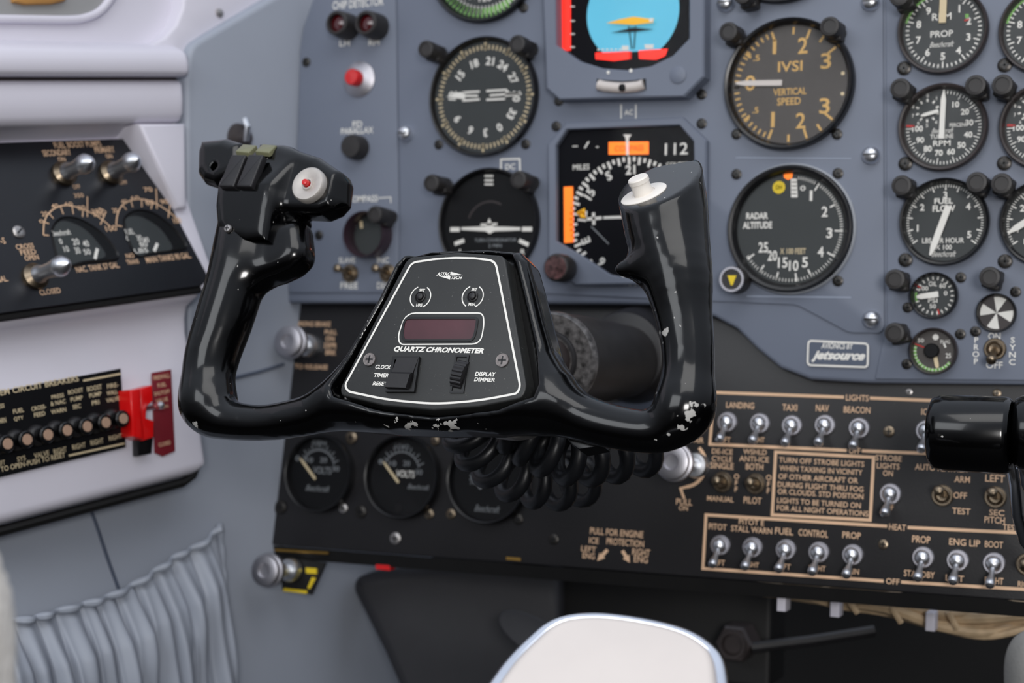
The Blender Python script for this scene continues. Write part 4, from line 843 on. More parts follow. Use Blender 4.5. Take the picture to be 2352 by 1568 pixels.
for a in (('LANDING', 1668, 923, 1732, 938), ('TAXI', 1797, 928, 1831, 943), ('NAV', 1874, 929, 1904, 945), ('BEACON', 1938, 933, 1999, 949), ('LIGHTS', 1943, 906, 1995, 921), ('ICE', 2116, 938, 2140, 953),
          ('LEFT', 1650, 1003, 1678, 1016), ('RIGHT', 1722, 1003, 1756, 1016), ('OFF', 1950, 1028, 1976, 1042),
          ('DE-ICE', 1635, 1030, 1683, 1043), ('CYCLE', 1635, 1047, 1682, 1060), ('SINGLE', 1631, 1062, 1685, 1077), ('MANUAL', 1624, 1139, 1685, 1152), ('WSHLD', 1707, 1031, 1761, 1044), ('ANTI-ICE', 1698, 1047, 1766, 1061), ('BOTH', 1713, 1064, 1753, 1079), ('PILOT', 1708, 1141, 1749, 1157),
          ('TURN OFF STROBE LIGHTS', 1788, 1052, 1984, 1069), ('WHEN TAXIING IN VICINITY', 1789, 1072, 1980, 1087), ('OF OTHER AIRCRAFT OR', 1787, 1091, 1970, 1106), ('DURING FLIGHT THRU FOG', 1785, 1109, 1982, 1126), ('OR CLOUDS. STD POSITION', 1785, 1124, 1982, 1144), ('LIGHTS TO BE TURNED ON', 1784, 1145, 1976, 1164), ('FOR ALL NIGHT OPERATIONS', 1783, 1161, 1993, 1184),
          ('STROBE', 2011, 1045, 2071, 1059), ('LIGHTS', 2014, 1063, 2066, 1077), ('ON', 2028, 1080, 2051, 1093), ('OFF', 2030, 1158, 2052, 1171), ('AUTO FEATHER', 2101, 1066, 2222, 1083), ('ARM', 2192, 1093, 2228, 1108), ('OFF', 2190, 1130, 2221, 1145), ('TEST', 2187, 1166, 2229, 1181),
          ('PROP', 2270, 1076, 2306, 1088), ('LEFT', 2263, 1090, 2308, 1107), ('SEC', 2272, 1170, 2307, 1184), ('PITCH', 2261, 1186, 2308, 1202), ('TEST', 2303, 1204, 2340, 1218),
          ('PITOT', 1628, 1202, 1669, 1217), ('PITOT E', 1697, 1192, 1755, 1206), ('STALL WARN', 1679, 1208, 1773, 1224), ('FUEL', 1780, 1212, 1822, 1228), ('CONTROL', 1834, 1216, 1902, 1233), ('PROP', 1935, 1221, 1977, 1237), ('HEAT', 2042, 1203, 2081, 1218), ('PROP', 2095, 1230, 2137, 1247), ('ENG LIP', 2180, 1237, 2251, 1254), ('BOOT', 2262, 1242, 2304, 1258),
          ('LEFT', 1636, 1285, 1665, 1298), ('RIGHT', 1706, 1290, 1743, 1302), ('LEFT', 1784, 1294, 1816, 1307), ('RIGHT', 1858, 1298, 1896, 1311), ('MAIN', 1938, 1305, 1973, 1318), ('STANDBY', 2076, 1310, 2147, 1326), ('LEFT', 2172, 1320, 2214, 1335), ('RIGHT', 2262, 1325, 2305, 1341), ('OFF', 2035, 1328, 2066, 1342), ('RIGHT', 2338, 1335, 2380, 1349),
          ('PULL FOR ENGINE', 1355, 1214, 1477, 1232), ('ICE', 1353, 1234, 1375, 1248), ('PROTECTION', 1393, 1237, 1479, 1254), ('LEFT', 1335, 1254, 1369, 1267), ('ENG', 1338, 1269, 1366, 1283), ('RIGHT', 1452, 1260, 1493, 1276), ('ENG', 1456, 1276, 1488, 1292), ('PULL', 1553, 1145, 1590, 1160), ('ON', 1559, 1161, 1580, 1172), ('AIR', 1594, 1004, 1616, 1017),
          ('PARKING BRAKE', 672, 737, 759, 750), ('PULL', 746, 757, 774, 768), ('ON', 748, 772, 768, 783), ('DEPR', 745, 787, 773, 799), ('BRK', 748, 803, 772, 815), ('PUSH TO RELEASE', 640, 835, 752, 848)): st(*a)
st('O\nF\nF', 1685, 1088, 1697, 1129); st('O\nF\nF', 1759, 1090, 1771, 1133)
sl([(1939, 912), (1640, 901), (1631, 1020), (1945, 1034)]); sl([(1998, 914), (2300, 926)]); sl([(1980, 1035), (2300, 1048)])
sl([(1782, 1038), (2007, 1050), (1999, 1194), (1774, 1182)], 7, True)
sl([(2038, 1208), (1622, 1182), (1615, 1305), (2030, 1334)]); sl([(2085, 1211), (2400, 1226)]); sl([(2070, 1336), (2420, 1357)])
for (x, y), (u, v) in (((1396, 1262), (1372, 1288)), ((1430, 1264), (1447, 1292))):
    d = np.array([u-x, v-y], float); L0 = np.linalg.norm(d); d /= L0; n = np.array([-d[1], d[0]]); pp = lambda a, b: tuple(np.array([x, y])+d*a+n*b)
    tp.poly(SP.P([pp(0, -4), pp(L0*.5, -4), pp(L0*.5, -9), pp(L0, 0), pp(L0*.5, 9), pp(L0*.5, 4), pp(0, 4)]), .0004)
c = SP.p(1572, 1066); tp.arc(c, .0148, 40, 170, .0022, .0004); a_ = SP.p(1577, 1115); b_ = SP.p(1572, 1145); tp.line([(c[0]+.0026, c[1]-.0146), (c[0]-.0015, c[1]-.0160), b_], .0018, .0004)
tp.build('lettering', 'tan_print', sp, smooth=False)
for px, py, r, mt in ((2042, 991, .0034, 'brass_steel'), (2029, 1250, .003, 'brass_steel'), (909, 1236, .0042, 'screw_bright'), (1272, 1238, .0036, 'screw'), (2088, 900, .0022, 'screw_bright'), (2290, 903, .0026, 'brass_steel'), (607, 1193, .003, 'screw'), (808, 1005, .0046, 'brass_steel'), (1000, 1012, .0034, 'brass_steel'), (1190, 1192, .0038, 'screw'), (640, 885, .003, 'brass_steel'), (789, 1167, .0034, 'screw_bright'), (829, 1175, .0046, 'screw'), (986, 1180, .0036, 'brass_steel'), (1036, 1180, .0036, 'brass_steel'), (644, 1165, .005, 'screw')): scr(SP, sp, px, py, r, mt)
MB().box((*SP.p(1180, 1283), .0004), (.0055, .0010, .0003)).build('worn_edge', 'brass', sp)
MB().prism(SP.P([(1405, 928), (1528, 900), (1520, 950), (1410, 950)]), 0, .004, ch=.001).build('cover_plate', 'label_grey', sp)
def volt(label, cx, cy, ry, w_):
    g = G('volt_meter', label, 'gauge', cx, cy, ry, 'small round meters on the lower panel', 'bezel', .09, .007, 'dial_dark', SP)
    c = g.q(cx+3, cy-8)
    g.m.arc(c, g.r*.50, -70, 72, .0008, g.z, g.mi('grey_print'))
    for i in range(13):
        a = R(-66+i*11); g.m.line([(c[0]+k*g.r*math.sin(a), c[1]+k*g.r*math.cos(a)) for k in (.50, .60 if i % 2 else .66)], .0007, g.z, g.mi('grey_print'))
    for x, s_ in ((-16, '10'), (16, '20'), (44, '30')): g.t(s_, cx+x-8, cy-36+(abs(x) > 30)*20, cx+x+8, cy-24+(abs(x) > 30)*20, 'grey_print')
    g.t('VOLTS', cx-8, cy-14, cx+34, cy+2, 'white_print' if w_ else 'grey_print'); g.t('GEN' if not w_ else 'LOAD', cx-10, cy-74, cx+22, cy-64, 'grey_print'); g.t('0', cx-48, cy-40, cx-38, cy-28, 'grey_print')
    if w_: g.t('Beechcraft', cx+18, cy+18, cx+68, cy+30, 'grey_print', shear=.5, bold=0); g.m.disc(g.q(cx-3, cy+72), .0030, g.z, g.mi('black_plastic'))
    else: g.t('Beechcraft', cx-25, cy+28, cx+30, cy+42, 'grey_print', shear=.5, bold=0)
    g.needle([(cx-3, cy+14), (cx-38, cy-34)], 6, 'cream_print'); g.done()
volt('dim volt meter, first small dial from the left on lower panel', 727, 1086, 90, 0)
volt('volt meter with white lettering, middle dial under the yoke bar', 918, 1094, 97, 1)
g = G('load_meter', 'small dark meter partly hidden by the coiled cords', 'gauge', 1115, 1100, 103, 'small round meters on the lower panel', 'bezel', .09, .007, 'dial_dark', SP)
g.t('Beechcraft', 1090, 1160, 1148, 1176, 'grey_print', shear=.5, bold=0); g.needle([(1105, 1122), (1080, 1090)], 7, 'grey_print'); g.t('%', 1078, 1098, 1094, 1112, 'grey_print'); g.done()
def pushpull(name, label, px, py, h, s=1.0):
    r = .0125*s
    return ctl(name, label, 'pull knob', px, py, h, [('knob', [(.004*s, h-.0105*s), (r*.9, h-.0100*s), (r*1.0, h-.0090*s), (r*1.0, h-.0055*s), (r*.84, h-.0048*s), (r*.84, h-.0038*s), (r*.92, h-.0028*s), (r*.90, h-.0006*s), (r*.82, h), (r*.42, h+.0002), (r*.34, h-.0012), (r*.14, h-.0014), (0, h-.0014)], 'alu'),
        ('shaft', [(.0046*s, 0), (.0046*s, h-.009*s)], 'steel'), ('collar', [(.0088*s, 0), (.0088*s, .004), (.0078*s, .006), (.0050*s, .0066)], 'steel')], SP)
pushpull('parking_brake_knob', 'silver round pull knob on a shaft, upper left of the black lower panel', 659, 783, .030)
pushpull('air_control_knob', 'silver round pull knob under the right corner of the yoke', 1541, 1060, .050, .98)
# knob under the panel
brk = thing('placard_bracket', 'black and yellow placard bracket under the left end of lower panel', 'placard', SP.M)
pl_ = SP.P([(640, 1278), (745, 1292), (712, 1366), (645, 1355)], .0)
MB().prism(pl_, -.004, -.002).build('bracket', 'black_lip', brk)
y_ = MB()
for q in ([(702, 1303), (728, 1305), (728, 1318), (703, 1316)], [(652, 1350), (706, 1356), (705, 1363), (650, 1357)], [(716, 1325), (726, 1327), (712, 1352), (706, 1350)]): y_.poly(SP.P(q, -.0019), -.0018)
y_.build('yellow_marking', 'yellow_print', brk, smooth=False)
pushpull('cabin_air_knob', 'silver round pull knob below the left corner of the lower panel', 606, 1310, .036, .98)
MB().tube([(*SP.p(632, 1263, 0), 0), (*SP.p(755, 1270, 0), 0)], .001).build('bracket_rod', 'brass', brk)
# ------------------------------------------------------------------ left side wall and console
def struct(mb, name, mt, mw=None, **k): o = mb.build(name, mt, mw=mw, **k); o['kind'] = 'structure'; return o
w_ = WP.P([(-150, 170), (438, 104), (470, 84), (640, -14), (760, -90)])
wl = [(-.45, -.55), (.14, -.55), (.14, .28), (w_[4][0], .28)]+w_[::-1][:4]+WP.P([(428, 180), (432, 600), (438, 1040), (300, 1090), (-150, 1200)])
struct(MB().prism(wl, -.012, 0, 0, .004, rc=[0, 0, 0, 0, 0, 0, .03, .03, 0, 0, 0, 0, 0]), 'wall_left', 'leather', WP.M)
sm = MB()
for pts in ([(205, 1160), (225, 1215), (250, 1290), (285, 1385)], [(520, 872), (560, 862), (600, 852), (652, 836)]):
    sm.tube([(*WP.p(*p, .0006), .0004) for p in smooth_pts(pts, 4)], .0012, 6)
struct(sm, 'trim_1', 'label_grey', WP.M)
# console body: one moulded profile run along the wall
def cq(x, y, q): return (CP.p(x, y, q)[1], q)
def f2c(px, py, h=0):
    a = FP.p(px, py, h); wv = FP.o+FP.u*a[0]+FP.v*a[1]+FP.n*h-CP.o; return (wv@CP.v, wv@CP.n)
ft, fb = f2c(200, 322, -.004), f2c(240, 688, -.004)
prof = [cq(300, 96, -.03), cq(300, 100, -.012), cq(300, 104, -.002), cq(300, 112, .006), cq(300, 122, .0095), cq(300, 140, .0105), cq(300, 160, .0105), cq(300, 170, .009), cq(300, 175, .005), cq(300, 178, -.004), cq(300, 184, -.004), cq(300, 188, .0005), cq(300, 196, .0022), cq(300, 230, .0022), cq(300, 262, .001), cq(300, 278, -.002), cq(300, 284, -.006), cq(300, 287, -.012), (ft[0]+.001, ft[1]-.002), ft, fb]
vb, qb = fb; prof += [(vb-.004, qb-.0005), (vb-.007, qb-.003), (vb-.009, qb-.007), (vb-.012, qb-.013), (vb-.020, qb-.0155), (vb-.030, qb-.0155), (vb-.040, qb-.0135), (vb-.050, qb-.0125)]
prof += [cq(300, 900, .0035), cq(300, 1000, .0035), cq(300, 1100, .0035), cq(300, 1112, .003), cq(300, 1120, .001), cq(300, 1125, -.003), cq(300, 1127, -.014)]
prof.append((prof[-1][0], -.03)); ue = CP.p(449, 900, .003)[0]; u0 = CP.p(-160, 700, 0)[0]; rc = .014; vbot = prof[-1][0]
us = [u0]+[ue-rc+rc*k/8 for k in range(9)]; m = MB(); n = len(prof)
e1, e2, e3 = CP.p(449, 900, .003), CP.p(425, 300, 0), CP.p(433, 140, .009); ue = e1[0]; ush = lambda v: float(np.interp(v, [vbot, e1[1], e2[1], e3[1]], [0, 0, e2[0]-ue, e3[0]-ue]))
for i, u in enumerate(us):
    x = max(0, u-(ue-rc)); lim = vbot+rc-math.sqrt(max(rc*rc-x*x, 0)); eq = .0025*(1-math.sqrt(max(0, 1-(max(0, u-(ue-.003))/.003)**2)))
    for v, q in prof:
        vv = v if v > vbot+rc*1.2 else max(v, lim+(v-vbot)*(1-x/rc*.9)); m.V.append((u+ush(v), vv, q-eq))
m.F = [(i*n+j, (i+1)*n+j, (i+1)*n+j+1, i*n+j+1) for i in range(len(us)-1) for j in range(n-1)]; m.F = [f[::-1] for f in m.F]+[tuple((len(us)-1)*n+j for j in range(n))]; m.I = [0]*len(m.F)
con = m.build('side_console', 'white_trim', mw=CP.M, angle=50); tag(con, 'off-white moulded side console along the left wall holding fuel gauges and breakers', 'console')
MB().tube([(u0, vbot-.0022, -.0055), (ue-.016, vbot-.0022, -.0055), (ue-.007, vbot+.001, -.0055), (ue-.001, vbot+.009, -.0055)], .0034, 8).build('dark_edge_tube', 'black_lip', con)  # dark tube standing in for the shadow gap under the console
gv = cq(300, 181, -.003)[0]; MB().tube([(u0, gv, -.0028), (ue+ush(gv)-.002, gv, -.0034)], .0010, 8).build('groove_shade', 'bezel_brown', con)  # thin dark tube drawn in as the shade of the ledge groove
ck = MB(); ckp = CP.P([(322, 286), (440, 286), (452, 640), (470, 668), (487, 652)]); ckp = CP.P([(316, 284), (424, 284), (428, 480), (404, 480)])
ck.prism([tuple(p) for p in ckp], -.040, .0015, 0, .003)
o = ck.build('recess_cheek', 'white_trim'); o.parent = con
ck2 = MB().prism(FP.P([(322, 322), (352, 322), (432, 452), (494, 626), (487, 650), (468, 664)]), -.020, -.0012, 0, .002)
o = ck2.build('slanted_cheek', 'white_trim'); o.parent = con; o.matrix_local = CP.M.inverted() @ FP.M
# white window surround above
up = MB().prism([(-.5, cq(300, 110, -.012)[0]), (.05, cq(300, 110, -.012)[0]), (.20, .30), (-.5, .30)], -.024, -.018)
struct(up, 'wall_upper', 'white_trim', CP.M)
q = CP.P([(300, 106), (345, 101), (380, 84), (405, 55), (420, 18), (426, -40), (428, -80), (760, -80), (640, -12), (470, 82), (436, 108), (432, 140), (430, 176)], -.004)
struct(MB().prism(q, -.019, -.004, 0, .0025), 'trim_2', 'white_trim', CP.M)
MBs = MB().lathe([(.0035, 0), (.003, .0018), (0, .0026)], c=CP.p(505, 30, -.003), seg=20); MBs.V = [(x, y, z-.0042) for x, y, z in MBs.V]; struct(MBs, 'trim_3', 'screw_bright', CP.M)
q = [(*CP.p(x, y, -.014), -.0155) for x, y in smooth_pts([(-80, 42), (60, 43), (165, 44), (205, 38), (235, 22), (262, -12), (290, -60)], 6)]
struct(MB().tube(q, .0028, 10), 'window_frame_1', 'white_trim', CP.M)['kind'] = 'structure'
wp_ = CP.P([(-120, 36), (165, 38), (200, 32), (228, 16), (255, -14), (280, -60), (-120, -60)], -.015)
o = MB().prism(wp_, -.018, -.0172).build('window_1', 'window_grey', mw=CP.M); o['kind'] = 'structure'
o = MB().prism(CP.P([(28, -40), (158, -40), (150, 2), (120, 9), (60, 10), (32, 4)], -.014), -.0172, -.013, ch=.0015).build('tan_backdrop', 'tan_brown', mw=CP.M); tag(o, 'tan brown strap piece at the top left window edge', 'strap')  # stands in for the brown shape outside the window
# ------------------------------------------------------------------ fuel quantity plate
fu = thing('fuel_control_plate', 'black slanted fuel gauge plate with tan lettering set in the white console', 'control plate', FP.M)
fpoly = FP.P([(-120, 332), (0, 327), (280, 318), (306, 322), (322, 336), (476, 630), (478, 642), (462, 656), (-120, 736)])
MB().prism(fpoly, -.004, 0, 0, .0006).build('plate', 'fuel_plate', fu)
MB().tube([(*FP.p(-100, 738), -.004), (*FP.p(200, 697), -.004), (*FP.p(466, 660), -.004)], .0025, 8).build('dark_edge_tube', 'black_lip', fu)
t = MB()
def tt(s, *b, **k): FP.T(t, s, *b, h=.0003, **k)
for a in (('FUEL BOOST PUMPS', 124, 325, 233, 338), ('SECONDARY', 98, 344, 163, 357), ('PRIMARY', 217, 337, 263, 350), ('ON', 133, 361, 150, 370), ('ON', 243, 354, 258, 363), ('OFF', 167, 424, 184, 433), ('OFF', 273, 415, 292, 423),
          ('CROSS', 36, 560, 78, 571), ('FEED', 46, 573, 83, 584), ('OPEN', 56, 586, 89, 597), ('CLOSED', 90, 663, 140, 675), ('NAC. TANK 57 GAL.', 173, 607, 276, 620), ('NO', 289, 582, 308, 592), ('TRANS', 290, 596, 319, 606), ('MAIN TANKS 90 GAL.', 334, 585, 440, 598), ('F-S', -6, 546, 12, 560), ('GAL.', -8, 634, 18, 647),
          ('60', 148, 464, 167, 472), ('40', 118, 468, 134, 478), ('20', 95, 486, 110, 496), ('0', 90, 504, 100, 512), ('350', 170, 444, 192, 453), ('380', 210, 480, 236, 490), ('80', 178, 472, 196, 482), ('100', 242, 518, 268, 530), ('200', 213, 486, 238, 496),
          ('20', 258, 478, 270, 488), ('40', 278, 458, 292, 467), ('60', 300, 450, 320, 459), ('70', 330, 430, 350, 440), ('80', 334, 460, 354, 470), ('90', 368, 458, 386, 468), ('100', 398, 500, 416, 512)): tt(*a)
def arcpx(pts, wd=.0009): t.line(smooth_pts(FP.P(pts), 6), wd, .0003)
arcpx([(99, 540), (101, 512), (110, 492), (128, 477), (150, 472), (172, 475), (195, 483), (225, 498), (262, 528)]); arcpx([(266, 516), (270, 490), (282, 470), (302, 460), (325, 458), (350, 464), (378, 480), (404, 500)])
for p in ([(99, 540), (112, 541)], [(101, 510), (112, 514)], [(112, 490), (122, 502)], [(138, 474), (145, 492)], [(165, 474), (168, 492)], [(190, 482), (189, 498)], [(200, 452), (200, 498)], [(243, 486), (230, 516)], [(240, 484), (226, 478)], [(266, 518), (280, 520)], [(280, 470), (290, 482)], [(300, 460), (304, 476)], [(325, 458), (325, 476)], [(350, 464), (346, 480)], [(358, 433), (360, 480)], [(390, 470), (386, 500)]): t.line(FP.P(p), .0008, .0003)
t.build('lettering', 'tan_print', fu, smooth=False)
o = screw_mb(.0042, 'f', .4).build('screw', ['screw_bright', 'black_plastic'], fu, loc=(*FP.p(42, 533), 0)); o = screw_mb(.0035, 'f', .4).build('screw', ['screw_bright', 'black_plastic'], fu, loc=(*FP.p(405, 468), 0))
def qty(label, arch, dialp, nd, txt):
    c = FP.p(*np.mean(arch, 0)); g = thing('fuel_quantity_gauge', label, 'gauge', FP.M @ Matrix.Translation((*c, 0)), 'fuel quantity gauges')
    A = [tuple(FP.p(*p)-c) for p in smooth_pts(arch, 5, True)]; A = A if area2(A) > 0 else A[::-1]
    I = inset(A, .0014); n = len(A); m = MB(); m.add([(*p, .0001) for p in A]+[(*p, .0016) for p in inset(A, .0006)]+[(*p, .0004) for p in I], [(r*n+i, r*n+(i+1) % n, (r+1)*n+(i+1) % n, (r+1)*n+i) for r in range(2) for i in range(n)]); m.build('bezel', 'bezel', g)
    MB().poly(I, .0004).build('window', 'dial_dark', g, smooth=False)
    D = [tuple(FP.p(*p)-c) for p in smooth_pts(dialp, 5, True)]; MB().poly(D, .0006).build('dial', 'dial', g, smooth=False)
    m = MB()
    for s_, x0, y0, x1, y1 in txt: FP.T(m, s_, x0, y0, x1, y1, h=.0009, o=c)
    m.line([FP.p(*p)-c for p in nd], .0022, .0010); m.build('markings', 'white_print', g, smooth=False)
    MB().poly(I, .0015).build('glass', 'glass', g, smooth=False)
qty('arched fuel gauge with white pointer above the nacelle tank words', [(118, 545), (122, 515), (142, 498), (180, 502), (225, 528), (258, 562), (272, 588), (262, 600), (200, 606), (142, 614)], [(120, 540), (126, 518), (148, 508), (190, 525), (225, 560), (240, 590), (190, 600), (140, 606)], [(216, 596), (222, 572)],
    [('Beechcraft', 120, 528, 162, 540), ('0', 136, 548, 143, 560), ('10', 146, 565, 158, 578), ('20', 166, 548, 182, 562), ('30', 172, 568, 184, 582), ('40', 190, 552, 204, 566), ('50', 192, 572, 208, 584)])
qty('arched fuel gauge nearest the wall above the main tanks words', [(284, 520), (288, 494), (312, 482), (350, 488), (395, 520), (422, 552), (428, 572), (400, 578), (350, 584), (310, 588)], [(286, 520), (292, 500), (320, 498), (360, 520), (385, 550), (392, 574), (340, 582), (310, 586)], [(352, 578), (360, 560)],
    [('FUEL', 288, 526, 308, 538), ('0', 290, 542, 296, 552), ('30', 314, 540, 326, 552), ('60', 320, 552, 338, 566), ('90', 330, 545, 342, 556), ('LBS', 308, 570, 340, 580)])
def valve(label, base, tip):
    b = FP.p(*base, .003); g = thing('lever_switch', label, 'toggle switch', FP.M @ Matrix.Translation((*b, 0)), 'metal lever switches on the fuel plate'); e = FP.p(*tip, .034)-b
    MB().lathe([(.0085, 0), (.0085, .003), (.0070, .0045), (.0055, .006)], seg=28).build('nut', 'brass_steel', g)
    L = math.sqrt(e[0]**2+e[1]**2+.034**2)
    MB().axis_lathe((0, 0, .003), (e[0], e[1], .034), [(0, .0055), (L*.12, .0058), (L*.16, .0048), (L*.30, .0046), (L*.50, .0050), (L*.62, .0058), (L*.70, .0064), (L*.76, .0066), (L*.88, .0048), (L*.98, .0014), (L, 0)], 24).build('lever', 'steel', g)
valve('bright conical-tipped switch below the word secondary', (150, 396), (206, 372)); valve('bright conical-tipped switch below the word primary near the plate corner', (258, 394), (312, 367)); valve('bright conical-tipped switch between open and closed', (84, 632), (152, 606))
# ------------------------------------------------------------------ circuit breaker plate
bp_ = thing('circuit_breaker_plate', 'dark plate of fuel system circuit breakers on the white console', 'breaker panel', CP.M)
hq = .0035
MB().prism(CP.P([(-120, 921), (277, 846), (289, 1027), (-120, 1124)], hq+.002), hq, hq+.002).build('plate', 'dial_dark', bp_)
t = MB(); hh = hq+.0022
def ct(s, *b, **k): CP.T(t, s, *b, h=hh, **k)
ct('FUEL SYSTEM CIRCUIT BREAKERS', -84, 885, 187, 899)
for a in (('CROSS-', 72, 931, 106, 941), ('FEED', 78, 946, 104, 956), ('FUEL', 30, 938, 55, 948), ('QTY', 32, 956, 54, 966), ('PRESS', 118, 905, 147, 914), ('& NAC', 116, 919, 151, 929), ('WARN', 117, 938, 152, 948), ('BOOST', 156, 893, 191, 903), ('PUMP', 162, 910, 190, 920), ('SEC', 167, 928, 186, 938),
          ('BOOST', 200, 885, 234, 896), ('PUMP', 205, 901, 233, 911), ('PRI', 211, 919, 228, 929), ('FIRE-', 246, 880, 272, 890), ('WALL', 245, 896, 270, 906), ('VALVE', 244, 912, 274, 922), ('WARN', -10, 960, 14, 972), ('PRESS', -14, 928, 10, 938),
          ('SYS', 39, 1047, 59, 1058), ('VALVE', 78, 1037, 113, 1049), ('RIGHT', 123, 1028, 153, 1040), ('RIGHT', 166, 1018, 197, 1030), ('RIGHT', 208, 1008, 238, 1020), ('RIGHT', 250, 998, 280, 1009), ('LEFT', -8, 1058, 12, 1069), ('PULL TO OPEN-PUSH TO RESET', -30, 1058, 153, 1070)): ct(*a)
t.line(CP.P([(191, 874), (277, 858)], hh), .0012, hh); t.line(CP.P([(158, 1046), (286, 1018)], hh), .0012, hh)
t.build('lettering', 'cream_print', bp_, smooth=False)
B0 = None; nm = ['left edge, cut off', 'fuel quantity', 'crossfeed', 'pressure warning', 'secondary boost pump', 'primary boost pump', 'firewall valve']
for (px, py), w__ in zip(((18, 1019), (63, 1009), (111, 998), (155, 988), (201, 979), (244, 970), (284, 961)), nm):
    lab = 'black push-pull circuit breaker button, %s position in the row' % w__; a = CP.p(px, py, hh+.0125); mw = CP.M @ Matrix.Translation((*a, hh-.0002))
    if B0 is None:
        B0 = thing('circuit_breaker', lab, 'circuit breaker', mw, 'row of circuit breakers')
        MB().lathe([(.0068, 0), (.0066, .002), (.0052, .0035), (.0044, .004)], seg=28).build('collar', 'black_satin', B0)
        MB().lathe([(.0040, .003), (.0042, .008), (.0054, .0095), (.0054, .0118), (.0046, .0126)], seg=28).build('button', 'black_plastic', B0)
        MB().lathe([(.0034, .0124), (.0032, .0130), (0, .0130)], seg=28).build('button_face', 'breaker_cap', B0)
    else: dup(B0, mw, lab)
# red guarded switch and its placard
gs = thing('guarded_switch', 'bright red guarded switch with silver lever on the white console', 'switch', CP.M @ Matrix.Translation((*CP.p(325, 960, .004), .0035)))
o_ = CP.p(325, 960, .004); gl = lambda pts, h: [tuple(CP.p(*p, h+.0035)-o_) for p in pts]
MB().prism(gl([(303, 985), (342, 978), (336, 1042), (305, 1048)], 0), 0, .006, ch=.001).build('base', 'black_plastic', gs)
MB().prism(gl([(299, 896), (322, 892), (330, 1010), (306, 1002)], .014), 0, .014, ch=.0012).build('guard', 'red_plastic', gs)
MB().prism(gl([(322, 892), (350, 884), (352, 920), (338, 934), (336, 960), (354, 966), (354, 1004), (330, 1012)], .010), 0, .010, ch=.0010).build('guard', 'red_plastic', gs)
a = np.array(gl([(338, 938)], .004)[0]); b = np.array(gl([(372, 930)], .020)[0]); L = float(np.linalg.norm([*(b-a), .016]))
MB().axis_lathe((*a, .004), (*b, .020), [(0, .0016), (L*.6, .0017), (L*.9, .0028), (L, .0020), (L*1.05, 0)], 16).build('lever', 'steel', gs)
mp = thing('placard', 'dark maroon placard beside the red guarded switch', 'placard', CP.M)
MB().prism(CP.P([(349, 856), (393, 848), (402, 1036), (374, 1048), (356, 1040)], .0045), .0035, .0048, ch=.0003).build('plate', 'maroon', mp)
t = MB()
for a in (('FIREWALL', 352, 860, 390, 870), ('FUEL', 362, 879, 382, 888), ('SHUTOFF', 354, 897, 390, 906), ('VALVE', 358, 914, 386, 923), ('OPEN', 362, 930, 386, 938), ('CLOSED', 364, 1014, 392, 1023)): CP.T(t, *a, h=.0050)
t.build('lettering', 'tan_print', mp, smooth=False)
hk = thing('wall_latch', 'small dark and silver metal latch on the grey wall behind the left yoke grip', 'latch', WP.M @ Matrix.Translation((*WP.p(548, 318), 0)))
MB().lathe([(.011, 0), (.010, .003), (.006, .005), (.0045, .010), (0, .011)], seg=28).build('base', 'bezel_brown', hk)
MB().tube([(-.004, -.002, .012), (-.005, .008, .016), (-.004, .013, .012)], .0022, 8).build('clip', 'steel', hk)
# ------------------------------------------------------------------ gathered map pocket
tops = smooth_pts([(-60, 1436), (0, 1431), (67, 1425), (113, 1412), (184, 1394), (239, 1376), (306, 1349), (361, 1311), (410, 1280), (459, 1254), (506, 1216)], 26)
NS = len(tops); NT = 60; m = MB(); rg = random.Random(3)
ph = [rg.uniform(0, 6.28) for _ in range(8)]; fold = []
for i, (x, y) in enumerate(tops):
    tu = WP.p(x, y, .010); s = i/(NS-1)
    for j in range(NT):
        tt_ = j/(NT-1); v = tu[1]-tt_*.16; S = s*80+1.2*math.sin(s*9+ph[0]); dr = 2.2*tt_*math.sin(s*13+ph[1])+.9*math.sin(tt_*5+s*21+ph[2])*tt_
        r1 = abs(math.sin((S+dr)*.5)); r2 = math.sin((S*1.9-dr*1.4)+ph[3]); r3 = math.sin(S*.33+tt_*7+ph[4])
        env = min(1, .25+tt_*4)
        edge = min(1, (1-s)*18)
        h = .006+.012*math.sin(min(tt_*3, 1)*math.pi/2)*edge+edge*env*(.0110*r1**.7+.0016*r2+.0030*r3*min(1, tt_*3))
        m.V.append((tu[0]+.0016*math.sin(S*1.0+3)*edge*env, v, h))
m.F = [(i*NT+j, i*NT+j+1, (i+1)*NT+j+1, (i+1)*NT+j) for i in range(NS-1) for j in range(NT-1)]; m.I = [0]*len(m.F)
pk = m.build('map_pocket', 'leather', mw=WP.M, angle=180); tag(pk, 'grey leather map pocket with gathered folds low on the left wall', 'map pocket')
hm = [(*WP.p(x, y-2, .012), .0115+.0022*math.sin(i*.27)+.0010*math.sin(i*.11)) for i, (x, y) in enumerate(tops)]
o = MB().tube(hm, [.0022+.0006*math.sin(i*.27+1) for i in range(NS)], 8).build('hem', 'leather', pk)
e = WP.p(506, 1216, .008); o = MB().tube([(e[0]+.0012, e[1]+.004-k*.006, .006+.0004*math.sin(k*2.2)) for k in range(30)], [.0026+.0005*math.sin(k*2.2) for k in range(30)], 8).build('piping', 'leather', pk)
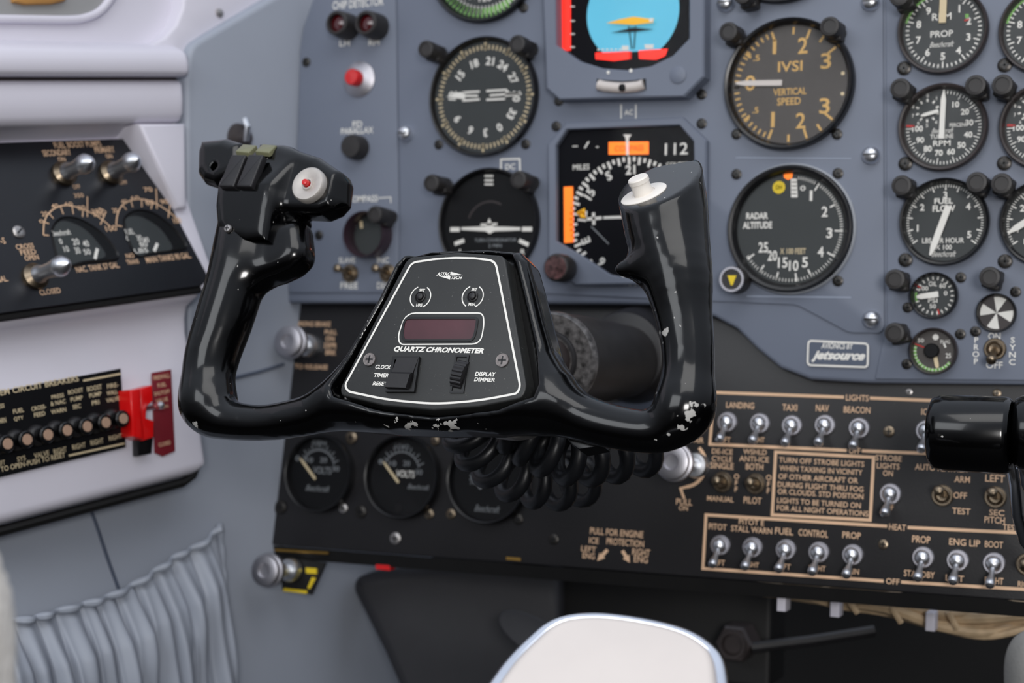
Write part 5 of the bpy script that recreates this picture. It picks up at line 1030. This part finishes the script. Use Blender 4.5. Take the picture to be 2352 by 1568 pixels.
# ------------------------------------------------------------------ footwell
def wbox(name, c, h, mt): return struct(MB().box(c, h), name, mt)
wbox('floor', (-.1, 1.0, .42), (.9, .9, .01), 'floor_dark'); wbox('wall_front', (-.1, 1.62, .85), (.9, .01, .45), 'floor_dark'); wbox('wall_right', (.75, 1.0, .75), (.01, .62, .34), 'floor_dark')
bt = thing('footwell_panel', 'dark grey padded panel hanging in the footwell under the lower panel', 'footwell panel', Matrix.Translation(at(1000, 1450, 1.17)))
bq = Plane(at(1000, 1450, 1.17), (1, .25, 0), (0, .15, 1))
MB().prism(bq.P([(806, 1352), (812, 1325), (860, 1308), (1000, 1295), (1290, 1300), (1290, 1640), (940, 1640), (880, 1500)]), -.03, 0, 0, .010, rc=[.02, .01, .01, 0, 0, 0, 0, 0]).build('pad', 'leather_dark', bt, smooth=True)
[setattr(c, 'matrix_world', bq.M) for c in bt.children]
kb = MB().box(tuple(at(1480, 1390, 1.16)), (.105, .02, .045), ch=.004).build('mounting_block', 'black_lip'); tag(kb, 'black block under the lower panel behind the white armrest', 'bracket')
pdl = Plane(at(1230, 1462, 1.08), (1, 0, -.45), (.3, .5, 1)); o = MB().prism([(.032*math.cos(a), .0125*math.sin(a)) for a in np.linspace(0, 2*math.pi, 40)[:-1]], -.004, .0, ch=.0015)
o = o.build('pedal_plate', 'leather_dark', mw=pdl.M); tag(o, 'small dark grey oval plate in the footwell beside the white armrest', 'pedal')
bl = thing('pivot_bolt', 'round metal pivot nut in the dark right of the white armrest', 'bolt', Plane(at(1686, 1478, 1.08), (1, 0, 0), (0, 0, 1)).M)
MB().lathe([(.014, -.02), (.014, 0), (.0125, .003), (.009, .003), (.008, -.002), (0, -.002)], seg=6, cap=True).build('nut', 'bezel_brown', bl, smooth=False); MB().lathe([(.0105, .002), (.010, .006), (.0075, .006), (.006, 0)], seg=32).build('washer', 'bezel_brown', bl)
MB().tube([(.012, -.002, -.002), (.05, .004, -.02), (.09, .012, -.04)], .004, 8).build('arm', 'black_satin', bl)
# wiring bundle
def wpath(pts, z): return [tuple(at(x, y, z+dz)) for (x, y), dz in zip(pts, [0]*len(pts))]
rg = random.Random(5); base = [(1740, 1362), (1830, 1368), (1930, 1386), (2040, 1412), (2150, 1442), (2260, 1455), (2360, 1448), (2440, 1436)]
WN = thing('wiring_bundle', 'beige braided wiring bundle slung under the right of the lower panel', 'wiring', Matrix.Translation(at(2050, 1410, 1.0)))
for k in range(9):
    off = k/8; wob = rg.uniform(0, 6); P_ = [(x, y-off*min(55, 8+i*11)+6*math.sin(i*2.1+wob)) for i, (x, y) in enumerate(base)]
    mb = MB().tube([tuple(np.array(at(x, y, 1.0+.008*math.sin(i*.25+wob+k)))-np.array(at(2050, 1410, 1.0))) for i, (x, y) in enumerate(smooth_pts(P_, 5))], .0024+.0008*(k % 3), 8)
    mb.build('wire', 'beige_wire', WN)
for x, y in ((1800, 1385), (1922, 1398), (2140, 1430)):
    c = np.array(at(x, y-6, .985))-np.array(at(2050, 1410, 1.0))
    MB().box(tuple(c), (.0030, .006, .006), ch=.001).build('cable_tie', 'white_trim', WN)
for x, y, dy in ((1960, 1392, 26), (2060, 1412, 30), (2190, 1425, 34)):
    a, b = [tuple(np.array(at(x+s, y+dy*s_, .985))-np.array(at(2050, 1410, 1.0))) for s, s_ in ((-12, -.6), (10, .6))]
    MB().tube([a, b], .002, 6).build('lacing', 'beige_wire', WN)
rc_ = thing('wire_connector', 'tiny red and brass connector glimpsed beneath the lower panel edge', 'connector', Matrix.Translation(at(885, 1297, 1.10)))
MB().box((0, 0, 0), (.006, .004, .003), ch=.0008).build('body', 'red_button', rc_); MB().box((.012, 0, .004), (.007, .004, .003), ch=.0008).build('tab', 'brass', rc_)
# ------------------------------------------------------------------ power levers at right
def lever(label, x0, x1, y, r, z, arm):
    a, b = at(x0, y, z), at(x1, y, z); b = a+np.array([1, 0, 0])*np.linalg.norm(b-a); g = thing('power_lever', label, 'lever', Matrix.Translation(a), 'power levers')
    L = float(np.linalg.norm(b-a)); rr = r*z/3500
    MB().axis_lathe((0, 0, 0), (L, 0, 0), [(0, 0), (.0002, rr*.80), (.0012, rr*.90), (.004, rr*.975), (.008, rr), (L-.003, rr), (L-.001, rr*.96), (L, rr*.9), (L, 0)], 64).build('grip', 'yoke_paint', g)
    if arm: MB().tube([tuple(np.array(at(x, yy, zz))-a) for x, yy, zz in arm], .0030, 10).build('arm', 'chrome', g)
lever('glossy black horizontal lever grip at the right, nearest the ice switch', 2136, 2316, 992, 87, .80, [(2318, 1040, .80), (2330, 1110, .80), (2336, 1180, .81), (2352, 1240, .82), (2390, 1290, .84)])
lever('glossy black lever grip cut off by the right edge', 2328, 2470, 992, 87, .79, [(2352, 1075, .80), (2358, 1110, .80), (2375, 1150, .81), (2400, 1200, .82)])
# ------------------------------------------------------------------ foreground seats
fw = -cb
AP = Plane(at(1400, 1480, .60), cr, cu*.62+fw*.78)
ar = thing('armrest', 'white armrest tip with polished chrome edge in the near foreground', 'armrest', AP.M)
apx = [(1118, 1600), (1180, 1512), (1236, 1455), (1275, 1424), (1320, 1410), (1390, 1408), (1480, 1420), (1560, 1440), (1612, 1468), (1638, 1500), (1648, 1560), (1650, 1640), (1640, 1900), (900, 1900)]
sp_ = smooth_pts(AP.P(apx[:12]), 5)+AP.P(apx[12:])
MB().prism([tuple(p) for p in sp_], -.014, 0, 0, .004).build('pad', 'white_gloss', ar)
P2 = smooth_pts(AP.P(apx[:12]), 8); cen = np.array(AP.p(1400, 1560)); rim = []
for p in P2: d = np.array(p)-cen; rim.append((*(np.array(p)+d/np.linalg.norm(d)*.0016), -.0065))
MB().tube(rim, .0034, 12, sq=1).build('chrome_edge', 'chrome', ar)
def blob(name, label, cat, px, py, z, rx, ry, rz, mt, nz=0):
    m = MB(); n1, n2 = 48, 32; rg = random.Random(2)
    for j in range(n2+1):
        for i in range(n1):
            th = math.pi*j/n2; a = 2*math.pi*i/n1; d = np.array([math.sin(th)*math.cos(a), math.cos(th), math.sin(th)*math.sin(a)]); sg = np.sign(d)*np.abs(d)**.8
            k = 1+nz*rg.uniform(-1, 1); m.V.append(tuple((cr*sg[0]*rx+cu*sg[1]*ry+cb*sg[2]*rz)*k))
    m.F = [(j*n1+i, (j+1)*n1+i, (j+1)*n1+(i+1) % n1, j*n1+(i+1) % n1) for j in range(n2) for i in range(n1)]; m.F = [f[::-1] for f in m.F]; m.I = [0]*len(m.F)
    o = m.build(name, mt, mw=Matrix.Translation(at(px, py, z)), angle=180); return tag(o, label, cat)
blob('seat_cover', 'white fleece seat cover edge, blurred at the lower left corner', 'seat cover', -128, 1580, .40, .0150, .042, .03, 'fleece', .03)
s2 = thing('seat_bolster', 'grey leather seat edge with black piping at the lower right corner', 'seat', Matrix.Translation(at(2400, 1560, .62)))
o = blob('cushion', None, None, 0, 0, 1, .0145, .020, .02, 'seat_grey'); o.matrix_world = Matrix.Identity(4); o.parent = s2
o = blob('piping', None, None, 0, 0, 1, .012, .0195, .02, 'black_satin'); o.matrix_world = Matrix.Translation(tuple(cr*.0065+cb*.008)); o.parent = s2
